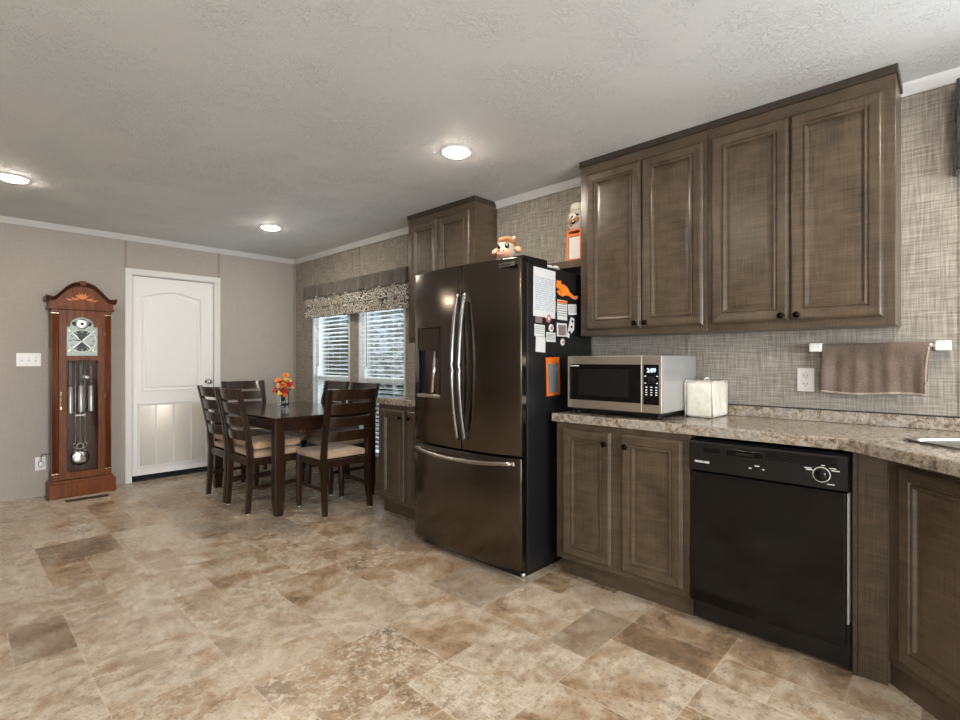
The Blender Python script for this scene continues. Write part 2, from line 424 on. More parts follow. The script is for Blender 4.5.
# room beyond the door is closed off behind the door leaf
# --- floor: vinyl printed with mixed-size stone tiles, one mesh with per-tile colour
def make_floor():
    u = .2; nx = int((XR+.1-(XL-.1))/u)+2; ny = int((YB+.1-(YF-.1))/u)+2
    x0, y0 = -3.42, -3.50
    occ = [[False]*ny for _ in range(nx)]
    sizes = [(2, 2)]*6 + [(2, 1)]*4 + [(1, 2)]*3 + [(2, 3)]*2 + [(3, 2)]*3 + [(1, 1)]*4
    bm = bmesh.new(); edge = bm.loops.layers.float_color.new('edge'); tint = bm.loops.layers.float_color.new('tint')
    r = random.Random(21)
    for j in range(ny):
        for i in range(nx):
            if occ[i][j]: continue
            opts = sizes[:]; r.shuffle(opts)
            for w, h in opts + [(1, 1)]:
                if i+w <= nx and j+h <= ny and all(not occ[i+a][j+b] for a in range(w) for b in range(h)): break
            for a in range(w):
                for b in range(h): occ[i+a][j+b] = True
            X0, X1 = max(XL-.1, x0+i*u), min(XR+.1, x0+(i+w)*u); Y0, Y1 = max(YF-.1, y0+j*u), min(YB+.02, y0+(j+h)*u)
            if X1-X0 < .005 or Y1-Y0 < .005: continue
            f = bm.faces.new([bm.verts.new(p) for p in ((X0, Y0, 0), (X1, Y0, 0), (X1, Y1, 0), (X0, Y1, 0))])
            tc = (r.random(), r.random(), r.random(), 1)
            for lp in f.loops:
                p = lp.vert.co
                lp[edge] = (p.x-X0, X1-p.x, p.y-Y0, Y1-p.y); lp[tint] = tc
    me = bpy.data.meshes.new('floor'); bm.to_mesh(me); bm.free()
    o = bpy.data.objects.new('floor', me); COL.objects.link(o); struct(o)
    k = NT('stone_tile_vinyl'); v, x, y, z = k.pos()
    e = k.n('ShaderNodeAttribute', attribute_name='edge'); t = k.n('ShaderNodeAttribute', attribute_name='tint')
    es = k.n('ShaderNodeSeparateColor'); k.l(e.outputs['Color'], es.inputs[0])
    ts = k.n('ShaderNodeSeparateColor'); k.l(t.outputs['Color'], ts.inputs[0])
    d = k.math('MINIMUM', k.math('MINIMUM', es.outputs[0], es.outputs[1]), k.math('MINIMUM', es.outputs[2], e.outputs['Alpha']))
    off = k.n('ShaderNodeVectorMath', operation='SCALE'); k.l(t.outputs['Color'], off.inputs[0]); off.inputs['Scale'].default_value = 7
    pv = k.n('ShaderNodeVectorMath', operation='ADD'); k.l(v, pv.inputs[0]); k.l(off.outputs[0], pv.inputs[1]); P = pv.outputs[0]
    big = k.noise(P, 4.5, 4, .62, .5); med = k.noise(P, 17, 5, .7, .3); fin = k.noise(P, 75, 4, .7)
    tone = k.math('ADD', k.math('MULTIPLY', big, 1.1), k.math('ADD', k.math('MULTIPLY', ts.outputs[0], .34), -.22))
    c = k.ramp(tone, [(.26, (120, 101, 80)), (.38, (164, 138, 110)), (.48, (182, 164, 141)), (.58, (200, 188, 170)), (.72, (172, 154, 133))])
    c = k.mix(k.math('MULTIPLY', k.rng(med, .48, .64), .62), c, lin((132, 106, 80)))
    c = k.mix(k.math('MULTIPLY', k.rng(k.noise(P, 34, 6, .8, .6), .49, .60), k.math('MULTIPLY', k.rng(ts.outputs[1], .25, 1.0), .85)), c, lin((212, 202, 184)))
    c = k.mix(k.math('MULTIPLY', k.rng(fin, .54, .66), .55), c, lin((86, 72, 60)))
    c = k.mix(k.math('MULTIPLY', k.math('GREATER_THAN', ts.outputs[2], .90), .45), c, lin((120, 110, 98)))
    gr = k.rng(d, .001, .0034, .55, 0)
    c = k.mix(gr, c, lin((206, 192, 170)))
    k.base(c); k.set(k.rng(med, .3, .7, .20, .33), spec=.5); k.bump(k.math('SUBTRACT', k.math('MULTIPLY', med, .3), gr), .15, .002)
    me.materials.append(k.m)
make_floor()
m = MB().box(XL-T, XR+T, YF-T, YB+T+1.0, -.12, -.004); struct(m.build('floor_slab', 'dark_gap'))
# --- crown mouldings
def crown_prof(): return [(0, 0), (.006, -.05), (.012, -.05), (.022, -.03), (.034, -.012), (.04, 0)]
m = MB(); m.prism([(XR-a, ZC+b) for a, b in crown_prof()][::-1], 'y', YF, YB)
for vv in m.bm.verts: pass
struct(m.build('trim_1', 'crown'))
m = MB(); m.prism([(YB-a, ZC+b) for a, b in crown_prof()], 'x', XL, XR-.03); struct(m.build('trim_2', 'crown'))
m = MB(); m.prism([(XL+a, ZC+b) for a, b in crown_prof()], 'y', YF, YB-.03); struct(m.build('trim_3', 'crown'))
# wall seam battens
nb = 4
for yy, w, z0, z1 in ((5.50, .02, 0, 2.385), (4.655, .016, 1.9, 2.385), (4.53, .016, 1.9, 2.385), (3.73, .018, 0, 2.385), (2.44, .02, 1.85, 2.385), (1.14, .016, .97, 1.36), (.0, .016, .97, 2.385)):
    struct(MB().box(XR-.004, XR+.001, yy-w/2, yy+w/2, z0, z1, .001).build('trim_%d' % nb, 'wall_linen')); nb += 1
for xx in (-.03, 1.195, 2.055, 2.92):
    z0 = 2.112 if 1 < xx < 2.5 else 0
    struct(MB().box(xx-.01, xx+.01, YB-.004, YB+.001, z0, 2.385, .001).build('trim_%d' % nb, 'batten')); nb += 1

# --- windows
def window(n, y0, y1, z0, z1, x=XR, s=1):
    r = struct_empty('window_%d' % n, (x, (y0+y1)/2, z0))
    f = MB(); d0, d1 = x+s*.03, x+s*.10
    a, b = min(d0, d1), max(d0, d1)
    fw = .035
    f.box(a, b, y0, y0+fw, z0, z1, .003); f.box(a, b, y1-fw, y1, z0, z1, .003)
    f.box(a, b, y0+fw, y1-fw, z0, z0+fw, .003); f.box(a, b, y0+fw, y1-fw, z1-fw, z1, .003)
    zm = z0+(z1-z0)*.46
    f.box(a+.01, b, y0+fw, y1-fw, zm-.025, zm+.025, .003)
    f.build('window_frame', 'white_trim', r)
    mid = (a+b)/2
    MB().box(mid-.002, mid+.002, y0+fw, y1-fw, z0+fw, zm-.02).box(mid-.002, mid+.002, y0+fw, y1-fw, zm+.02, z1-fw).build('window_pane', 'pane', r)
    e = MB(); q = min(x-s*.006, x+s*.03); q2 = max(x-s*.006, x+s*.03)
    for p in ((y0-.018, y0+.004, z0-.018, z1+.018), (y1-.004, y1+.018, z0-.018, z1+.018), (y0+.004, y1-.004, z0-.018, z0+.004), (y0+.004, y1-.004, z1-.004, z1+.018)):
        e.box(q, q2, *p, .002)
    e.build('window_sill', 'white_trim', r)
    return r
window(1, *WIN[0]); window(2, *WIN[1]); window(3, *SINKW)
def blind(y0, y1, z0, z1, label, group):
    r = thing('window_blind', (XR-.02, (y0+y1)/2, z0), label, 'blind', group)
    m = MB(); z = z0+.04; tilt = math.radians(10)
    while z < z1-.05:
        mt = Matrix.Translation((XR+.0, (y0+y1)/2, z)) @ Matrix.Rotation(tilt, 4, 'Y')
        m.box(-.024, .024, -(y1-y0)/2+.006, (y1-y0)/2-.006, -.0012, .0012, 0, 0, mt); z += .0445
    m.build('slats', 'slat', r)
    MB().box(XR-.028, XR+.026, y0+.004, y1-.004, z1-.045, z1-.003, .003).build('headrail', 'slat', r)
    MB().box(XR-.022, XR+.022, y0+.006, y1-.006, z0+.004, z0+.022, .003).build('bottom_rail', 'slat', r)
    t = MB()
    for yy in (y0+.12, (y0+y1)/2, y1-.12): t.cyl((XR-.0255, yy, z0+.01), (XR-.0255, yy, z1-.03), .0012, 6)
    t.build('ladder_cord', 'slat', r)
    MB().cyl((XR-.034, y1-.15, z1-.03), (XR-.036, y1-.152, z1-.75), .004, 8).build('tilt_wand', 'print', r)
    return r
gb = 'white slatted blinds in the dining area windows'
blind(4.735, 5.455, .27, 1.885, 'white slatted blind in the left window, nearer the back wall', gb)
blind(3.785, 4.495, .27, 1.885, 'white slatted blind in the right window, next to the small base cabinet', gb)

# --- back door with return-air grille
d = struct_empty('door_1', (1.63, YB, 0))
f = MB()
f.box(1.19, 1.245, YB-.016, YB+.0, 0, 2.055, .004); f.box(2.012, 2.067, YB-.016, YB+.0, 0, 2.055, .004); f.box(1.19, 2.067, YB-.018, YB, 2.055, 2.112, .004)
f.box(1.235, 1.25, YB, YB+.12, 0, 2.065); f.box(2.005, 2.02, YB, YB+.12, 0, 2.065); f.box(1.25, 2.005, YB, YB+.12, 2.05, 2.065)
f.build('door_casing', 'white_trim', d)
leaf = MB(); lx0, lx1, lz0, lz1, ly = 1.254, 2.001, .055, 2.046, YB+.03
leaf.box(lx0, lx1, ly+.006, ly+.035, lz0, lz1)
# face built round the moulded arch panel
px0, px1, pz0, pz1 = 1.338, 1.888, .895, 1.862
leaf.box(lx0, lx1, ly, ly+.006, lz0, pz0); leaf.box(lx0, px0, ly, ly+.006, pz0, lz1); leaf.box(px1, lx1, ly, ly+.006, pz0, lz1)
arc = [(px0+(px1-px0)*i/14, pz1+.055*math.sin(PI*i/14)**1.5) for i in range(15)]
leaf.prism(arc + [(px1, lz1), (px0, lz1)], 'y', ly, ly+.006)
slab = leaf.build('door_leaf', 'white_door', d)
pn = MB(); pn.rings((px0, ly+.006, pz0), UY, VZ, NY, px1-px0, pz1-pz0, [(0, .0065), (.004, .010), (.010, .010), (.016, -.002), (.026, -.003), (.044, .006), (.05, .007)], top=.055)
pn.build('moulded_panel', 'white_door', slab)
g = MB(); gx0, gx1, gz0, gz1 = 1.30, 1.945, .125, .78
for a, b, c2, e in ((gx0, gx1, gz0, gz0+.022), (gx0, gx1, gz1-.022, gz1), (gx0, gx0+.022, gz0+.022, gz1-.022), (gx1-.022, gx1, gz0+.022, gz1-.022)): g.box(a, b, ly-.012, ly, c2, e, .003)
for i in (1, 2, 3):
    xm = gx0+(gx1-gx0)*i/4; g.box(xm-.008, xm+.008, ly-.010, ly, gz0+.022, gz1-.022, .002)
g.build('grille_frame', 'white_trim', slab); g = MB()
zz = gz0+.028
while zz < gz1-.03:
    mt = Matrix.Translation(((gx0+gx1)/2, ly-.004, zz)) @ Matrix.Rotation(math.radians(62), 4, 'X')
    g.box(-(gx1-gx0)/2+.02, (gx1-gx0)/2-.02, -.007, .007, -.0006, .0006, 0, 0, mt); zz += .0125
g.build('air_grille', 'grille', slab)
kn = MB(); kn.lathe((1.952, ly, .975), [(.032, 0), (.032, .006), (.012, .01), (.011, .035), (.022, .042), (.028, .052), (.026, .066), (.014, .074), (0, .075)], '-y', 20); kn.build('door_knob', 'chrome', slab)
struct(MB().box(1.25, 2.005, YB+.03, YB+.12, .0, .012).build('trim_%d' % nb, 'dark_gap')); nb += 1
struct(MB().box(1.1, 2.2, YB+.5, YB+.55, -.01, 2.4).build('wall_beyond_door', 'dark_gap'))

# --- outside
m = MB().box(3.2, 30, -14, 22, -.7, -.6); struct(m.build('ground', 'grass'))
def tree(x, y, zc, rx, rz, label, n, seed):
    r = random.Random(seed); t = thing('tree', (x, y, -.6), label, 'tree', 'trees outside the dining windows')
    MB().tube([(x, y, -.6), (x+.05, y, .4), (x, y+.05, zc)], lambda q: .12-.06*q, 10).build('trunk', 'espresso', t)
    c = MB()
    for _ in range(n):
        a = r.uniform(0, 2*PI); b = math.acos(r.uniform(-1, 1)); q = r.uniform(.45, 1)**.5
        p = Vector((x+rx*q*math.sin(b)*math.cos(a), y+rx*q*math.sin(b)*math.sin(a), zc+rz*q*math.cos(b)))
        e = Matrix.Rotation(r.uniform(0, 6), 3, 'Z') @ Matrix.Rotation(r.uniform(-1, 1), 3, 'X')
        s = r.uniform(.07, .13)
        c.quad([p+e @ Vector(w) for w in ((-s, 0, 0), (0, -s*.5, .02), (s, 0, 0), (0, s*.5, .02))])
    c.build('foliage', 'tree_leaf', t)
tree(6.6, 12.4, 1.1, 1.5, 1.6, 'green tree seen through the left blind', 2600, 3)
tree(6.5, 8.9, 1.1, 1.3, 1.7, 'green tree seen through the right blind', 2600, 4)

# ================================================================== CEILING LIGHTS
lights = [((2.05, 2.14), 'round lit ceiling light in front of the refrigerator'), ((2.04, 4.59), 'round lit ceiling light above the dining table'), ((.30, 4.60), 'round lit ceiling light near the clock, leftmost in the photo'),
          ((.30, 1.45), 'unseen round ceiling light added over the open floor'), ((2.05, -.31), 'round lit ceiling light by the sink corner'), ((.30, -.31), 'round lit ceiling light behind the camera')]  # open-floor light is unseen, added to light the room
for (x, y), lb in lights:
    r = thing('ceiling_light', (x, y, ZC), lb, 'light', 'round ceiling lights')
    MB().lathe((x, y, ZC), [(.092, 0), (.092, -.004), (.086, -.008), (.076, -.008), (.074, -.002), (.074, 0)], n=40).build('trim_ring', 'white_plastic', r)
    MB().lathe((x, y, ZC-.003), [(.0735, 0), (.0735, -.007), (.066, -.012), (.045, -.015), (0, -.0165)], n=40).build('diffuser', 'lamp', r)

# ================================================================== CABINETS
DOORP = [(0, 0), (0, .010), (.004, .014), (.007, .019), (.011, .021), (.016, .021), (.046, .018), (.049, .013), (.053, .0125), (.056, .017), (.060, .018), (.064, .0165), (.069, .008), (.073, .0065), (.085, .0075), (.09, .008)]
def knob(parent, p, n='-x'):
    MB().lathe(p, [(.006, 0), (.006, .01), (.012, .014), (.0155, .02), (.014, .026), (.006, .03), (0, .0305)], n, 18).build('knob', 'knob', parent)
def cab_door(parent, xf, ya, yb, z0, z1, kn=None):
    """door on a face at x=xf between ya (picture left, larger y) and yb"""
    o = MB().rings((xf, ya, z0), UX, VZ, NX, ya-yb, z1-z0, DOORP).build('door', 'cab', parent)
    if kn: knob(o, (xf-.019, kn[0], kn[1]))
    return o
def upper(y0, y1, z0, label, doors, crown_left=False, crown_right=False):
    r = thing('wall_cabinet', (XR, (y0+y1)/2, z0), label, 'cabinet', 'dark wood wall cabinets')
    MB().box(2.69, XR-.001, y0, y1, z0, 2.399, .0015).build('cabinet_box', 'cab', r)
    c = MB(); a0 = y0-(.008 if crown_right else 0); a1 = y1+(.008 if crown_left else 0)
    c.box(2.681, XR-.001, a0, a1, 2.392, 2.4285, .003); c.build('crown_moulding', 'cab_dark', r)
    for ya, yb, kp in doors: cab_door(r, 2.69, ya, yb, 1.392 if z0 < 1.38 else z0+.03, 2.335, kp)
    return r
upper(.945, 1.70, 1.357, 'two-door dark wood wall cabinet over the microwave, beside the refrigerator', [(1.652, 1.303, (1.332, 1.418)), (1.297, .965, (1.268, 1.418))], True)
upper(.195, .9435, 1.357, 'two-door dark wood wall cabinet over the dishwasher, at the towel bar end', [(.922, .578, (.607, 1.416)), (.572, .235, (.543, 1.416))], False, True)
upper(2.612, 3.395, 1.355, 'dark wood wall cabinet left of the refrigerator, by the window valance', [(3.345, 3.02, (3.05, 1.42)), (3.01, 2.662, (2.98, 1.42))], True, True)

def base_cab(y0, y1, label, doors):
    r = thing('base_cabinet', (2.66, (y0+y1)/2, 0), label, 'cabinet', 'dark wood base cabinets')
    MB().box(2.38, XR-.001, y0, y1, .10, .864, .0015).build('cabinet_box', 'cab', r)
    MB().box(2.43, XR-.02, y0+.001, y1-.001, 0, .0995).build('toe_kick', 'cab', r)
    for ya, yb, z0, z1, kp in doors: cab_door(r, 2.38, ya, yb, z0, z1, kp)
    return r
base_cab(.915, 1.662, 'two-door dark wood base cabinet under the microwave', [(1.615, 1.317, .132, .832, (1.345, .772)), (1.258, .945, .132, .832, (1.228, .772))])
base_cab(2.70, 3.382, 'small dark wood base cabinet left of the refrigerator under the window', [(3.335, 3.045, .132, .825, (3.072, .775)), (2.99, 2.72, .132, .825, (2.962, .775))])
# filler panel right of the dishwasher
r = tag(MB().box(2.405, 2.55, .197, .288, 0, .864, .001).box(2.398, 2.55, .2885, .303, 0, .864, .001).build('filler_panel', 'cab', loc=(2.45, .25, 0)), 'narrow dark wood filler panel between the dishwasher and the corner sink cabinet', 'panel')
# diagonal corner cabinet
r = thing('corner_cabinet', (2.38, .19, 0), 'dark wood diagonal corner cabinet under the sink', 'cabinet')
Rd = Matrix.Translation((2.388, .193, 0)) @ Matrix.Rotation(math.radians(-135), 4, 'Z')      # local x runs along the face, local y points into the cabinet... see normal
# local frame: u = along face toward the camera side, n = outward
ud = Vector((-.7071, -.7071, 0)); nd = Vector((-.7071, .7071, 0)); P0 = Vector((2.388, .193, 0)); LF = .78
def dbox(m, a0, a1, n0, n1, z0, z1, bev=.001):
    mt = Matrix((ud, nd, Vector((0, 0, 1)))).transposed().to_4x4(); mt.translation = P0
    return m.box(a0, a1, n0, n1, z0, z1, bev, 0, mt)
m = MB(); dbox(m, 0, LF, -.02, 0, .10, .864); dbox(m, 0, .018, -.08, -.021, .10, .864); dbox(m, LF-.018, LF, -.3, -.021, .10, .864)
m.build('cabinet_box', 'cab', r)
m = MB(); dbox(m, -.03, LF, -.05, -.03, 0, .0995); m.build('toe_kick', 'cab', r)
dd = MB().rings(P0+ud*.055+Vector((0, 0, .135)), ud, VZ, nd, .62, .695, DOORP).build('door', 'cab', r)
# worktops
def worktop(name, outline, hole, z0, z1, mat, parent=None, loc=None):
    q = bmesh.new()
    def loop(pts):
        vs = [q.verts.new((p[0], p[1], z1)) for p in pts]
        return [q.edges.new((vs[i], vs[(i+1) % len(vs)])) for i in range(len(vs))]
    es = loop(outline)
    if hole: es += loop(hole)
    bmesh.ops.triangle_fill(q, use_beauty=True, edges=es)
    ret = bmesh.ops.extrude_face_region(q, geom=q.faces[:])
    for v in [e for e in ret['geom'] if isinstance(e, bmesh.types.BMVert)]: v.co.z = z0
    bmesh.ops.recalc_face_normals(q, faces=q.faces)
    sharp = [e for e in q.edges if len(e.link_faces) == 2 and e.calc_face_angle() > .5 and abs(e.verts[0].co.z-z1) < 1e-5 and abs(e.verts[1].co.z-z1) < 1e-5]
    bmesh.ops.bevel(q, geom=sharp, offset=.006, segments=3, profile=.5, affect='EDGES')
    m = MB(); m.merge(q); return m
def rrect(c, a, b, ra, u, v, n=5):
    pts = []
    for sx, sy, st in ((1, 1, 0), (-1, 1, 1), (-1, -1, 2), (1, -1, 3)):
        for i in range(n+1):
            t = PI/2*(st+i/n); pts.append((sx*(a/2-ra)+ra*math.cos(t), sy*(b/2-ra)+ra*math.sin(t)))
    return [tuple((Vector(c)+u*p[0]+v*p[1])[:2]) for p in pts]
SU, SV = Vector((-.7071, -.7071, 0)), Vector((.7071, -.7071, 0))
SC = Vector((2.463, .168, 0)) + SU*.30 + SV*.235
hole = rrect(SC, .57, .44, .05, SU, SV)
wt = thing('worktop', (2.6, .6, .865), 'long speckled laminate worktop running from the refrigerator to the corner sink', 'worktop', 'speckled laminate worktops')
bend = [(2.36, .345), (2.357, .322), (2.348, .303), (2.335, .286)]
worktop('c', [(XR-.001, 1.682), (2.36, 1.682)] + bend + [(1.80, -.249), (1.80, -.86), (XR-.001, -.86)], hole, .865, .91, 0).build('worktop_slab', 'counter', wt)
MB().box(2.918, XR-.001, -.86, 1.682, .9105, .968, .003).box(2.914, XR-.001, -.86, 1.682, .968, .972, .001, 1).build('backsplash', ['counter', 'black_satin'], wt)
wt2 = thing('worktop', (2.65, 3.05, .865), 'short speckled laminate worktop on the small base cabinet by the window', 'worktop', 'speckled laminate worktops')
worktop('c', [(XR-.001, 3.395), (2.36, 3.395), (2.36, 2.70), (XR-.001, 2.70)], None, .865, .91, 0).build('worktop_slab', 'counter', wt2)
# sink
sk_ = thing('kitchen_sink', (SC.x, SC.y, .91), 'stainless steel sink let into the corner of the worktop', 'sink')
m = MB(); prev = None
for (a, b, ra, z) in ((.62, .49, .06, .9105), (.615, .485, .058, .917), (.585, .455, .055, .919), (.56, .43, .05, .916), (.55, .42, .05, .905), (.53, .40, .06, .76), (.45, .32, .06, .745), (.06, .06, .03, .742)):
    cur = [m.bm.verts.new((p[0], p[1], z)) for p in rrect(SC, a, b, min(ra, a/2-.001), SU, SV)]
    if prev:
        for i in range(len(cur)):
            f = m.bm.faces.new((prev[i], prev[(i+1) % len(cur)], cur[(i+1) % len(cur)], cur[i])); f.smooth = True
    prev = cur
m.bm.faces.new(prev); m.build('basin', 'steel', sk_)
MB().lathe((SC.x, SC.y, .743), [(.045, 0), (.045, .002), (.03, .003), (.0, .001)], n=24).build('drain', 'chrome', sk_)
# shelf over the refrigerator
r = tag(MB().box(2.69, XR-.001, 1.7015, 2.6105, 1.79, 1.836, .002).build('wall_shelf', 'cab', loc=(2.8, 2.17, 1.79)), 'dark wood shelf above the refrigerator between the wall cabinets', 'shelf')

# ================================================================== DISHWASHER
r = thing('dishwasher', (2.5, .606, 0), 'black built-in dishwasher with a control dial', 'dishwasher')
y0, y1 = .308, .905
MB().box(2.40, XR-.05, y0+.004, y1-.004, .02, .845).build('tub', 'black_satin', r)
MB().box(2.355, 2.3995, y0+.012, y1-.002, .112, .702, .004).build('door', 'black_gloss', r)
MB().box(2.42, 2.44, y0, y1, .018, .105).build('kick_plate', 'black_satin', r)
MB().box(2.365, 2.3995, y0+.001, y0+.008, .2, .70, .001).build('door_trim', 'mw_side', r)
pn = MB()
pn.prism([(2.3995, .705), (2.342, .712), (2.346, .835), (2.352, .842), (2.3995, .842)], 'y', y0+.004, y1-.002)
p = pn.build('control_panel', 'black_satin', r)
xf = 2.345
MB().box(xf-.003, xf+.004, .60, .745, .793, .822, .002).build('door_latch', 'black_gloss', p)
MB().box(xf-.006, xf+.004, .635, .705, .80, .811, .002).build('latch_grip', 'black_satin', p)
l = MB()
for i in range(6): l.box(xf-.0015, xf+.004, .345, .59, .794+i*.0065, .797+i*.0065)
l.build('vent', 'black_gloss', p)
MB().box(xf-.002, xf+.004, .765, .842, .797, .818, .001).build('button', 'black_gloss', p)
dz, dyy = .764, .394
MB().lathe((xf-.0025, dyy, dz), [(.030, 0), (.030, .0012), (.0265, .0012), (.0265, 0)], '-x', 32, cap=False).build('dial_ring', 'white_plastic', p)
MB().lathe((xf-.003, dyy, dz), [(.0255, 0), (.024, .016), (.022, .018), (0, .018)], '-x', 28).box(xf-.030, xf-.02, dyy-.004, dyy+.004, dz-.021, dz+.021, .002).build('control_dial', 'black_gloss', p)
for (dy, dz2, w) in ((.045, .020, .024), (.040, .014, .022), (-.005, .036, .012), (-.036, .028, .022), (-.045, .020, .026), (-.03, -.034, .024)):
    MB().box(xf-.0035, xf-.001, dyy+dy-w/2, dyy+dy+w/2, dz+dz2-.0018, dz+dz2+.0018).build('printed_mark', 'white_plastic', p)
for yy, zz, w in ((.648, .752, .010), (.622, .764, .018), (.598, .752, .008)): MB().box(xf-.0045, xf-.001, yy-w/2, yy+w/2, zz-.002, zz+.002).build('printed_mark', 'white_plastic', p)
text('lettering', 'FRIGIDAIRE', .0125, (xf-.005, .878, .748), UX, VZ, 'white_plastic', p, bold=.0004)

# ================================================================== REFRIGERATOR
fr = thing('refrigerator', (2.5, 2.2, 0), 'large black stainless french-door refrigerator with an ice dispenser', 'refrigerator')
FB0, FB1 = 1.752, 2.604
MB().box(2.225, 2.90, FB0, FB1, .03, 1.752, .004).build('body', 'fridge_side', fr)
MB().box(2.235, 2.85, FB0+.01, FB1-.01, .0, .0295).box(2.19, 2.2345, FB0+.01, FB1, .005, .0295).build('base_grille', 'black_satin', fr)
FY0, FY1, FC = 1.748, 2.668, 2.166
def bulge(y):
    t = (y-(FY0+FY1)/2)/((FY1-FY0)/2); return 2.168-.052*(1-abs(t)**2.4)
def front_panel(ya, yb, z0, z1, n=18):
    """curved door between ya<yb"""
    m = MB(); q = bmesh.new()
    pts = [(2.214, ya), (2.214, yb)] + [(bulge(yb+(ya-yb)*i/n), yb+(ya-yb)*i/n) for i in range(n+1)]
    lo = [q.verts.new((p[0], p[1], z0)) for p in pts]; hi = [q.verts.new((p[0], p[1], z1)) for p in pts]
    q.faces.new(lo); q.faces.new(hi[::-1]); k2 = len(pts)
    for i in range(k2):
        f = q.faces.new((lo[i], hi[i], hi[(i+1) % k2], lo[(i+1) % k2]))
        if 2 <= i < k2-1: f.smooth = True
    bmesh.ops.recalc_face_normals(q, faces=q.faces)
    es = [e for e in q.edges if e.calc_face_angle() > .6]
    bmesh.ops.bevel(q, geom=es, offset=.005, segments=2, profile=.5, affect='EDGES')
    return m.merge(q)
ld = front_panel(FC+.003, FY1, .676, 1.778).build('left_door', 'black_steel', fr)
rd = front_panel(FY0, FC-.003, .676, 1.778).build('right_door', 'black_steel', fr)
dr = front_panel(FY0, FY1, .046, .664).build('freezer_drawer', 'black_steel', fr)
# gasket between doors and body
MB().box(2.2145, 2.2245, FY0+.012, FB1, .08, 1.745).build('gasket', 'black_satin', fr)
def curved_handle(y, z0, z1, par, name='door_handle'):
    xa = bulge(y); pts = []
    for i in range(49):
        t = i/48; pts.append((xa-.012-.052*math.sin(PI*t)**.8, y, z0+(z1-z0)*t))
    m = MB(); m.tube(pts, .0125, 20)
    m.box(xa-.03, xa+.004, y-.009, y+.009, z1-.045, z1-.005, .003); m.box(xa-.03, xa+.004, y-.009, y+.009, z0+.005, z0+.045, .003)
    return m.build(name, 'steel_v', par)
curved_handle(FC+.018, .735, 1.60, ld); curved_handle(FC-.042, .735, 1.60, rd)
m = MB(); pts = []
for i in range(49):
    t = i/48; yy = 1.80+(2.625-1.80)*t; pts.append((bulge(yy)-.012-.035*math.sin(PI*t)**.6, yy, .635-.014*math.sin(PI*t)))
m.tube(pts, .0125, 20); m.box(bulge(1.815)-.025, bulge(1.815)+.004, 1.802, 1.83, .626, .644, .003); m.box(bulge(2.61)-.025, bulge(2.61)+.004, 2.597, 2.622, .626, .644, .003)
m.build('drawer_handle', 'steel', dr)
# dispenser
da, db = 2.36, 2.575
dz0, dz1 = .975, 1.42
dm = MB(); xx = min(bulge(da), bulge(db))-.004; xb = 2.16
dm.box(xx, xb, db-.01, db, dz0, dz1, .002); dm.box(xx, xb, da, da+.01, dz0, dz1, .002); dm.box(xx, xb, da+.01, db-.01, dz1-.01, dz1, .002)
ds = dm.build('dispenser_frame', 'black_gloss', ld)
MB().box(xx+.001, xb, da+.0105, db-.0105, 1.272, dz1-.0105).build('dispenser_panel', 'black_steel', ds)
MB().box(2.136, 2.139, da+.0105, db-.0105, dz0+.02, 1.2715).build('dispenser_well', 'black_satin', ds)
MB().box(xx-.008, xb, da, db, dz0-.004, dz0+.018, .003).build('drip_tray', 'steel', ds)
MB().cyl((xx+.012, da+.05, 1.262), (xx+.004, da+.075, 1.0), .013, 12, 0, .011).build('dispenser_lever', 'chrome', ds)
MB().box(xx+.002, xx+.02, da+.028, da+.07, 1.225, 1.27, .003).build('spout', 'black_gloss', ds)
MB().box(2.19, 2.42, FB0+.004, FB0+.075, 1.7785, 1.794, .004).box(2.24, 2.42, FB0+.004, FB0+.075, 1.7525, 1.7785, .003).build('hinge_cover', 'black_satin', fr)
MB().box(2.19, 2.42, FB1-.075, FB1-.004, 1.7785, 1.794, .004).box(2.24, 2.42, FB1-.075, FB1-.004, 1.7525, 1.7785, .003).build('hinge_cover', 'black_satin', fr)
by0, by1 = 1.885, 1.772
bx = min(bulge(by0), bulge(by1)); 
bd = MB().box(bx-.0035, bx+.004, by1, by0, 1.728, 1.75, .001).build('badge', 'steel', rd)
text('lettering', 'SAMSUNG', .0175, (bx-.0042, by0-.005, 1.7335), UX, VZ, 'black_satin', bd, bold=.0003)
for yy in (FB0+.014, FB1-.014):
    MB().cyl((2.205, yy, 0), (2.205, yy, .03), .016, 14).build('foot', 'chrome', fr)

